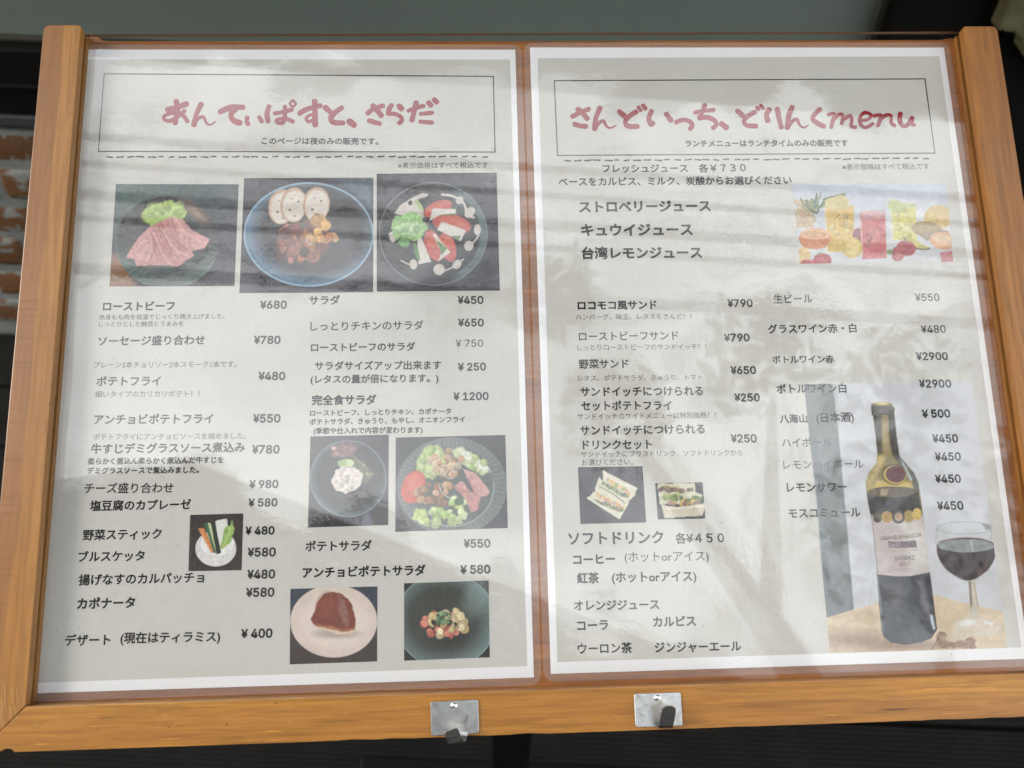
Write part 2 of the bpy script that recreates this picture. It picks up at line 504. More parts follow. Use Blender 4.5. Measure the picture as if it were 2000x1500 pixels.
# ---- leafy crown added out of view, to break up the mirrored sky
def added_tree():
    rt = empty('added_tree', Matrix.Translation((1.9, -2.6, -.12)))
    tag(rt, 'leafy branches added out of view to break up the mirrored sky', 'added_tree')
    V, F = [], []
    def tube(pts, rs):
        for (a, b), (r0, r1) in zip(zip(pts, pts[1:]), zip(rs, rs[1:])):
            a, b = Vector(a), Vector(b); d = (b - a).normalized(); x = d.orthogonal().normalized(); y_ = d.cross(x); q = len(V)
            for c, r in ((a, r0), (b, r1)):
                for k in range(8):
                    t = 6.2832 * k / 8; V.append(c + (x * math.cos(t) + y_ * math.sin(t)) * r)
            for k in range(8): F.append((q + k, q + (k + 1) % 8, q + 8 + (k + 1) % 8, q + 8 + k))
    tube([(0, 0, 0), (-.05, .1, 1.5), (-.2, .4, 2.8), (-.6, .9, 3.7), (-1.1, 1.4, 4.3)], [.14, .12, .10, .07, .03])
    tube([(-.2, .4, 2.8), (.3, .5, 3.8), (.6, .7, 4.6)], [.08, .05, .02]); tube([(-.6, .9, 3.7), (-.5, 1.6, 4.4)], [.05, .02])
    pydata('trunk', V, F, plain('grey bark', (.07, .06, .05), .9), rt)
    r = random.Random(17); V2, F2 = [], []
    for c, R, n in (((-1.2, 1.5, 4.4), .26, 90), ((-.55, 1.8, 4.5), .30, 110), ((.5, .9, 4.6), .6, 300), ((-1.5, 2.0, 4.6), .22, 70), ((.2, 1.6, 4.7), .35, 120)):
        for _ in range(n):
            d = Vector((r.gauss(0, 1), r.gauss(0, 1), r.gauss(0, .6))); d = d.normalized() * R * r.random() ** .5
            p_ = Vector(c) + d; a = Vector((r.gauss(0, 1), r.gauss(0, 1), r.gauss(0, .5))).normalized(); b = a.orthogonal().normalized(); l = r.uniform(.05, .09); w_ = l * .42; q = len(V2)
            V2.extend([p_ - a * l, p_ + b * w_, p_ + a * l, p_ - b * w_]); F2.append((q, q + 1, q + 2, q + 3))
    pydata('crown', V2, F2, plain('leaf green', (.05, .085, .03), .6), rt)
added_tree()
# ------------------------------------------------------------------ the menu stand
MM = .001
def S(p): return tuple(c * MM for c in p)
ULO, ULI = -228.0, -210.6      # left stile
URI, URO = 218.9, 236.2        # right stile
VT, VRT, VRB = 5.6, -302.0, -319.3
WF, WB = 10.0, -12.0           # front and back of the timber
SLOT = (2.4, 5.2)              # groove that holds the acrylic

# foot of the pole on the deck under the middle of the board
mid = B @ Vector((.004, -.165, -.03))
foot = Vector((mid.x, mid.y + .03, 0.0))
ROOT = Matrix.Translation(foot) @ B.to_3x3().to_4x4()
stand = empty('menu_stand', ROOT)
tag(stand, 'slanted wooden menu board in a pine frame on a black pole', 'menu stand')
def b2root(bm):
    """board millimetres -> local space of the stand"""
    Mx = ROOT.inverted() @ B @ Matrix.Scale(MM, 4)
    bm.transform(Mx); return bm

def stile(u0, u1, inner, mat, name, mitre):
    # two lips with the groove between them; mitred foot, rounded head
    s = 1 if inner == u1 else -1
    outer = u0 if inner == u1 else u1
    def outline(uin):
        r = 3.2
        o, i_ = outer, uin
        pts = []
        sg = 1 if i_ > o else -1
        for k in range(5):
            a = math.pi / 2 * k / 4
            pts.append((o + sg * (r * .8 - r * .8 * math.cos(a)), VT - r + r * math.sin(a)))
        for k in range(3):
            a = math.pi / 2 * k / 2
            pts.append((i_ - sg * (1.2 - 1.2 * math.sin(a)), VT - 1.2 + 1.2 * math.cos(a)))
        d = abs(uin - inner)
        pts.append((i_, VRT + .15 - 0 + (0 if d == 0 else -d * 0)))
        pts.append((o, VRB + .15 - 0.2))
        return pts
    bm = prism_bm(outline(inner), SLOT[1], WF, 2, .45, 2)
    bm2 = prism_bm(outline(inner), WB, SLOT[0], 2, .45, 2)
    bm3 = prism_bm(outline(inner - s * 4.0), SLOT[0] - .2, SLOT[1] + .2, 2)
    me = bpy.data.meshes.new('t')
    for b in (bm2, bm3):
        b.to_mesh(me); b.free(); bm.from_mesh(me)
    bpy.data.meshes.remove(me)
    return bm_obj(name, b2root(bm), mat, stand)
_ox, _oy, _oz = ROOT.inverted() @ B @ Vector((0, 0, 0))
M['pine_v'] = wood('varnished pine left stile', 1, rgb(168, 118, 56), rgb(150, 101, 44), rgb(136, 90, 50), .2, 0, .6, (_ox - .2172 - .012 * _oy, .012, 1))
M['pine_r'] = wood('varnished pine right stile', 1, rgb(156, 106, 54), rgb(132, 86, 43), rgb(150, 98, 34), 2.9, 0, 0, (_ox + .2220 + .010 * _oy, -.010, 1))
stile(ULO, ULI, ULI, M['pine_v'], 'stile', True)
stile(URI, URO, URI, M['pine_r'], 'stile', True)

def rail():
    g = .42
    def outline(top, cut):
        n = 60
        rr = random.Random(5)
        pts = [(ULI + g - (0 if cut == 0 else 0), top), ]
        pts = [(ULI + g, top), (URI - g, top), (URO - .2, VRB)]
        xs = np.linspace(URO - .2, ULO + .2, n)[1:]
        for x in xs[:-1]:
            ch = .45 * max(0, rr.random() - .86) / .14
            pts.append((x, VRB + ch))
        # the chip out of the lower edge near the corner
        pts.append((ULO + 14.5, VRB)); pts.append((ULO + 13.6, VRB + 1.1)); pts.append((ULO + 11.4, VRB + 1.5)); pts.append((ULO + 9.3, VRB + .9)); pts.append((ULO + 8.6, VRB))
        pts = sorted(pts[3:], key=lambda p: -p[0])
        return [(ULI + g, top), (URI - g, top)] + [(URO - .2, VRB)] + pts + [(ULO + .2, VRB)]
    bm = prism_bm(outline(VRT, 0), SLOT[1], WF, 2)
    bm2 = prism_bm(outline(VRT, 0), WB, SLOT[0], 2)
    bm3 = prism_bm([(ULI, VRT - 3), (URI, VRT - 3), (URI, VRB + 3), (ULI, VRB + 3)], SLOT[0] - .2, SLOT[1] + .2, 2)
    # soften the long front arrises
    for b in (bm, bm2):
        ed = [e for e in b.edges if abs(e.verts[0].co.z - e.verts[1].co.z) < 1e-6 and e.verts[0].co.z > SLOT[1] + 1 and abs(e.verts[0].co.y - VRT) < 1e-4 and abs(e.verts[1].co.y - VRT) < 1e-4]
        if ed:
            bmesh.ops.bevel(b, geom=ed, offset=.7, segments=2, profile=.6, affect='EDGES')
    me = bpy.data.meshes.new('t')
    for b in (bm2, bm3):
        b.to_mesh(me); b.free(); bm.from_mesh(me)
    bpy.data.meshes.remove(me)
    return bm_obj('rail', b2root(bm), M['pine_h'], stand)
rail()

bm_obj('back_board', b2root(prism_bm([(ULI - .15, VRT - .2), (URI + .15, VRT - .2), (URI + .15, 5.6), (URI - 3, 5.3), (URI - 6, 4.7), (-5, 3.8), (ULI + 9, 3.6), (ULI + 6.5, 3.9), (ULI + 3.5, 6.2), (ULI - .15, 8.0)], -9.0, 0.0, 2, .3, 1)), M['ply'], stand)

# clear acrylic cover: slides into the groove from above
def acrylic():
    pts = [(ULI - 3.2, VRT - 2.2), (URI + 3.2, VRT - 2.2), (URI + 3.2, 6.0), (ULI - 3.2, 3.9)]
    bm = prism_bm(pts, 2.9, 4.9, 2)
    o = bm_obj('cover_sheet', b2root(bm), M['acrylic'], stand)
    o.data.materials.append(M['acrylic_edge'])
    nrm = np.array([p.normal for p in o.data.polygons])
    for p in o.data.polygons:
        p.material_index = 0 if abs(p.normal.z) > .8 else 1
    return o
acrylic()

# pole, bracket and foot plate (world aligned geometry in the stand's local space)
RI = ROOT.inverted()
def wbm(bm):
    bm.transform(RI); return bm
top_z = mid.z - .005
bm_obj('pole', wbm(box_bm(foot.x - .017, foot.x + .017, foot.y - .017, foot.y + .017, .012, top_z, .002, 1)), M['black'], stand)
bm_obj('foot_plate', wbm(box_bm(foot.x - .20, foot.x + .20, foot.y - .17, foot.y + .17, .0015, .0118, .003, 1)), M['black'], stand)
bm_obj('bracket', b2root(box_bm(-60, 68, -215, -115, -15.5, -9.2, 1.0, 1)), M['black'], stand)

# dust and grime specks on the cover
def specks():
    r = random.Random(21); V, F = [], []
    Mx = ROOT.inverted() @ B
    for k in range(150):
        u = r.uniform(ULI + 6, URI - 4); v = r.uniform(VRT + 2, -2)
        if r.random() < .3: u, v = r.uniform(60, URI - 6), r.uniform(VRT + 2, VRT + 40)
        a = r.uniform(.07, .26) * (1.5 if r.random() < .1 else 1); n = 7; b = len(V)
        for i in range(n):
            t = 6.283 * i / n; q = a * r.uniform(.6, 1.2)
            V.append(Mx @ Vector(((u + q * math.cos(t)) * MM, (v + q * math.sin(t) * .8) * MM, 4.93 * MM)))
        F.append(tuple(range(b, b + n)))
    o = pydata('dirt_specks', V, F, plain('dark grime', (.06, .055, .05), .9, .1), stand)
    tag(o, kind='stuff')
specks()

# ------------------------------------------------------------------ hooks stuck on the rail
def hook(label, quad, side):
    P = [bd(*q, w=WF + .8) for q in quad]         # TL TR BR BL
    c = np.mean(P, axis=0)
    ang = math.atan2(P[1][1] - P[0][1], P[1][0] - P[0][0])
    wd = (math.hypot(P[1][0] - P[0][0], P[1][1] - P[0][1]) + math.hypot(P[2][0] - P[3][0], P[2][1] - P[3][1])) / 2
    ht = (math.hypot(P[3][0] - P[0][0], P[3][1] - P[0][1]) + math.hypot(P[2][0] - P[1][0], P[2][1] - P[1][1])) / 2
    Mx = B @ Matrix.Translation((c[0] * MM, c[1] * MM, (WF + .02) * MM)) @ Matrix.Rotation(ang, 4, 'Z')
    root = empty('metal_hook', Mx)
    tag(root, label, 'hook', 'metal hooks stuck on the lower rail of the menu frame')
    hw, hh, r = wd / 2, ht / 2, .9
    pts = []
    for cx, cy, a0 in ((hw - r, hh - r, 0), (-hw + r, hh - r, 90), (-hw + r, -hh + r, 180), (hw - r, -hh + r, 270)):
        for k in range(5):
            a = math.radians(a0 + 22.5 * k)
            pts.append((cx + r * math.cos(a), cy + r * math.sin(a)))
    bm = prism_bm(pts, 0, .75, 2, .12, 1); bm.transform(Matrix.Scale(MM, 4))
    bm_obj('plate', bm, M['steel'], root)
    # rivet head
    bm = bmesh.new(); bmesh.ops.create_uvsphere(bm, u_segments=18, v_segments=10, radius=1.35)
    bm.transform(Matrix.Diagonal((1, 1, .75, 1))); bm.transform(Matrix.Translation((-.1, hh - 1.9, .75))); bm.transform(Matrix.Scale(MM, 4))
    bm_obj('rivet', bm, M['steel'], root, True)
    # the tongue: a strip that leaves the lower edge, turns out and stands up in front of the plate
    if side == 'R':
        path = [(1.6, -hh + .9, .4), (1.6, -hh + .15, .6), (1.6, -hh - .1, 1.5), (1.65, -hh + .05, 2.9), (1.7, -hh + .4, 4.2), (1.85, -hh + 1.2, 5.4), (2.1, -hh + 3.9, 7.4), (2.3, -hh + 6.6, 9.4), (2.4, -hh + 8.6, 10.8), (2.45, -hh + 9.5, 11.4)]
        wid = [6.0] * 8 + [5.4, 2.6]
    else:
        path = [(2.2, -hh + .9, .4), (2.0, -hh - .3, .8), (1.6, -hh - 1.5, 2.0), (1.2, -hh - 2.2, 3.6), (.7, -hh - 2.3, 5.0), (.2, -hh - 1.6, 6.2), (-.5, -hh + .6, 7.6), (-1.2, -hh + 2.9, 8.9), (-1.4, -hh + 3.4, 9.2)]
        wid = [6.0] * 7 + [5.8, 4.6]
    th = .7
    V, F = [], []
    for i, p in enumerate(path):
        a = Vector(path[max(0, i - 1)]); b = Vector(path[min(len(path) - 1, i + 1)])
        tg = (b - a).normalized(); x = Vector((1, 0, 0)); x = (x - tg * x.dot(tg)).normalized(); n = tg.cross(x)
        for sx, sn in ((-1, -1), (1, -1), (1, 1), (-1, 1)):
            q = Vector(p) + x * (wid[i] / 2 * sx) + n * (th / 2 * sn)
            V.append(q * MM)
    for i in range(len(path) - 1):
        for k in range(4):
            F.append((i * 4 + k, i * 4 + (k + 1) % 4, i * 4 + 4 + (k + 1) % 4, i * 4 + 4 + k))
    F.append((0, 1, 2, 3)); e = (len(path) - 1) * 4; F.append((e + 3, e + 2, e + 1, e))
    o = pydata('tongue', V, F, M['steel'], root)
    bm = bmesh.new(); bm.from_mesh(o.data); bmesh.ops.recalc_face_normals(bm, faces=bm.faces[:]); bm.to_mesh(o.data); bm.free()
    return root
hook('metal hook on the lower rail with its tongue bent outward and down', [(840, 1371), (933, 1366), (936, 1432), (843, 1438)], 'L')
hook('metal hook on the lower rail with a straight upright tongue', [(1239, 1355), (1330, 1352), (1333, 1417), (1241, 1421)], 'R')

# ------------------------------------------------------------------ the two laminated pages
LP = (-213.8, -3.8, -298.2, -1.2)      # u0 u1 v0 v1
RP = (3.5, 213.5, -297.0, 0.0)
W_PAPER, W_BASE, W_PIC, W_TXT, W_FILM = .25, .28, .32, .36, .95

class Page:
    def __init__(s, name, rect, label):
        s.r = rect
        s.o = Vector(((rect[0] + rect[1]) / 2 * MM, rect[2] * MM, .02 * MM))
        s.root = empty(name, B @ Matrix.Translation(s.o))
        tag(s.root, label, 'menu page', 'laminated menu pages')
    def loc(s, u, v, w): return (u * MM - s.o.x, v * MM - s.o.y, w * MM - s.o.z)
    def flat(s, name, polys, w, mat):
        """polys: list of (points, faces) in board mm"""
        V, F = [], []
        for pts, faces in polys:
            b = len(V)
            V += [s.loc(p[0], p[1], w) for p in pts]
            F += [tuple(b + i for i in f) for f in faces]
        return pydata(name, V, F, mat, s.root)

PG = {'L': Page('menu_page', LP, 'laminated menu page of appetizers and salads with many food photos'),
      'R': Page('menu_page', RP, 'laminated menu page of sandwiches and drinks with a wine bottle photo')}

def rrect(u0, u1, v0, v1, r, n=5):
    pts = []
    for cx, cy, a0 in ((u1 - r, v1 - r, 0), (u0 + r, v1 - r, 90), (u0 + r, v0 + r, 180), (u1 - r, v0 + r, 270)):
        for k in range(n + 1):
            a = math.radians(a0 + 90 * k / n)
            pts.append((cx + r * math.cos(a), cy + r * math.sin(a)))
    return pts

def wav(u, v, s):
    return (math.sin(u * .045 + s) * math.cos(v * .031 + 2 * s) * .5 + math.sin(u * .11 + v * .06 + 3 * s) * .22
            + math.sin(v * .13 - u * .05 + s) * .2 + math.sin(u * .21 + 1.3 * s) * math.sin(v * .19 + s) * .10)

for key, pg in PG.items():
    u0, u1, v0, v1 = pg.r
    bm = box_bm(u0, u1, v0, v1, .02, W_PAPER)
    bm.transform(Matrix.Translation(-pg.o) @ Matrix.Scale(MM, 4))
    bm_obj('paper', bm, M['paper'], pg.root)
    if key == 'L':
        q = [(u0 + 3.2, bd(500, 116.5)[1]), bd(996, 117), bd(1029.7, 1300.8), (u0 + 3.2, bd(100, 1332.5)[1])]
    else:
        q = [bd(1050, 114.4), bd(1834, 110.5), bd(1994, 1264), bd(1088.9, 1293)]
    pg.flat('printed_ground', [(q, [(3, 2, 1, 0)])], W_BASE, M['beige'])
    # film over the sheet, gently rippled, with its sealed margin all round
    nu, nv = 84, 118
    V, F = [], []
    sd = 1.0 if key == 'L' else 4.0
    for j in range(nv + 1):
        for i in range(nu + 1):
            u = u0 + (u1 - u0) * i / nu; v = v0 + (v1 - v0) * j / nv
            e = min(1, min(u - u0, u1 - u, v - v0, v1 - v) / 10)
            V.append(pg.loc(u, v, W_FILM + .42 * wav(u, v, sd) * (0.25 + .75 * e)))
    for j in range(nv):
        for i in range(nu):
            a = j * (nu + 1) + i
            F.append((a, a + 1, a + nu + 2, a + nu + 1))
    pydata('film', V, F, M['film'], pg.root, True)
    out = rrect(u0 - 3.2, u1 + 3.2, v0 - 3.2, v1 + 3.2 - .6, 5.0)
    n = len(out)
    inn = []
    for (a, b) in out:
        inn.append((min(max(a, u0), u1), min(max(b, v0), v1)))
    V = [pg.loc(a, b, .30) for a, b in out] + [pg.loc(a, b, .34) for a, b in inn]
    F = [(i, (i + 1) % n, n + (i + 1) % n, n + i) for i in range(n)]
    pydata('film_margin', V, F, M['film_edge'], pg.root)
# ------------------------------------------------------------------ printed lettering
try:                                    # Blender's own interface face; the built-in one serves if it is absent
    import os
    FACE = bpy.data.fonts.load(os.path.join(bpy.utils.resource_path('LOCAL'), 'datafiles', 'fonts', 'Inter.woff2'))
except Exception:
    FACE = None
def _tmesh(body, weight, sp=1.0):
    cu = bpy.data.curves.new('t', 'FONT')
    cu.body = body; cu.size = 1.0; cu.offset = weight; cu.resolution_u = 3
    if FACE and all(ord(c) < 256 for c in body): cu.font = FACE
    cu.space_character = sp; cu.fill_mode = 'FRONT'
    ob = bpy.data.objects.new('t', cu)
    me = bpy.data.meshes.new_from_object(ob)
    co = np.zeros(len(me.vertices) * 3); me.vertices.foreach_get('co', co)
    bpy.data.objects.remove(ob); bpy.data.curves.remove(cu)
    return me, co.reshape(-1, 3)
_me, _co = _tmesh('国', 0); KC = (_co[:, 1].min() + _co[:, 1].max()) / 2; KH = (_co[:, 1].max() - _co[:, 1].min()) / .92
bpy.data.meshes.remove(_me)

def lettering(page, body, xl, yl, xr, yr, wt=.012, ink_v=.03, name='menu_line', em=None, w=W_TXT, mat=None):
    pg = PG[page]
    a = np.array(bd(xl, yl, w)); b = np.array(bd(xr, yr, w))
    L = np.linalg.norm(b - a); ex = (b - a) / L; ey = np.array([-ex[1], ex[0]])
    me, co = _tmesh(body, 0)
    w1 = co[:, 0].max() - co[:, 0].min()
    s = L / w1
    if em:
        mp = np.linalg.norm(np.array(bd(xl, yl - 10, w)) - np.array(bd(xl, yl + 10, w))) / 20
        s = em * mp / KH
        sp = 1 + 2 * (L / s - w1) / (len(body) - 1)
        bpy.data.meshes.remove(me)
        me, co = _tmesh(body, 0, sp)
        w2 = co[:, 0].max() - co[:, 0].min()
        sx = L / w2
    else:
        sx = s
    jp = any(ord(c) > 0x2E00 for c in body)
    yc = KC if jp else (co[:, 1].min() + co[:, 1].max()) / 2
    x0 = co[:, 0].min()
    P = a[None] + ((co[:, 0:1] - x0) * sx) * ex[None] + ((co[:, 1:2] - yc) * s) * ey[None]
    out = np.empty_like(co)
    out[:, 0] = P[:, 0] * MM - pg.o.x; out[:, 1] = P[:, 1] * MM - pg.o.y; out[:, 2] = w * MM - pg.o.z
    # heavier weights: the glyph printed again a hair to each side
    tri = np.array([p.vertices[:] for p in me.polygons if len(p.vertices) == 3], dtype=np.int64).reshape(-1, 3)
    bpy.data.meshes.remove(me)
    d = wt * s * .62 * MM
    offs = [(0, 0)] if d <= 0 else [(0, 0), (d, 0), (-d, 0), (0, d), (0, -d)] + ([(d * .7, d * .7), (-d * .7, d * .7), (d * .7, -d * .7), (-d * .7, -d * .7)] if wt > .018 else [])
    VV = np.concatenate([out + np.array([ox, oy, k * 3e-6]) for k, (ox, oy) in enumerate(offs)])
    FF = np.concatenate([tri + k * len(out) for k in range(len(offs))])
    me = bpy.data.meshes.new(name)
    me.vertices.add(len(VV)); me.vertices.foreach_set('co', VV.ravel())
    me.loops.add(FF.size); me.loops.foreach_set('vertex_index', FF.ravel().astype(np.int32))
    me.polygons.add(len(FF)); me.polygons.foreach_set('loop_start', np.arange(0, FF.size, 3, dtype=np.int32))
    me.update(calc_edges=True)
    me.name = name
    return link_mesh(name, me, mat or inkv(ink_v), pg.root)

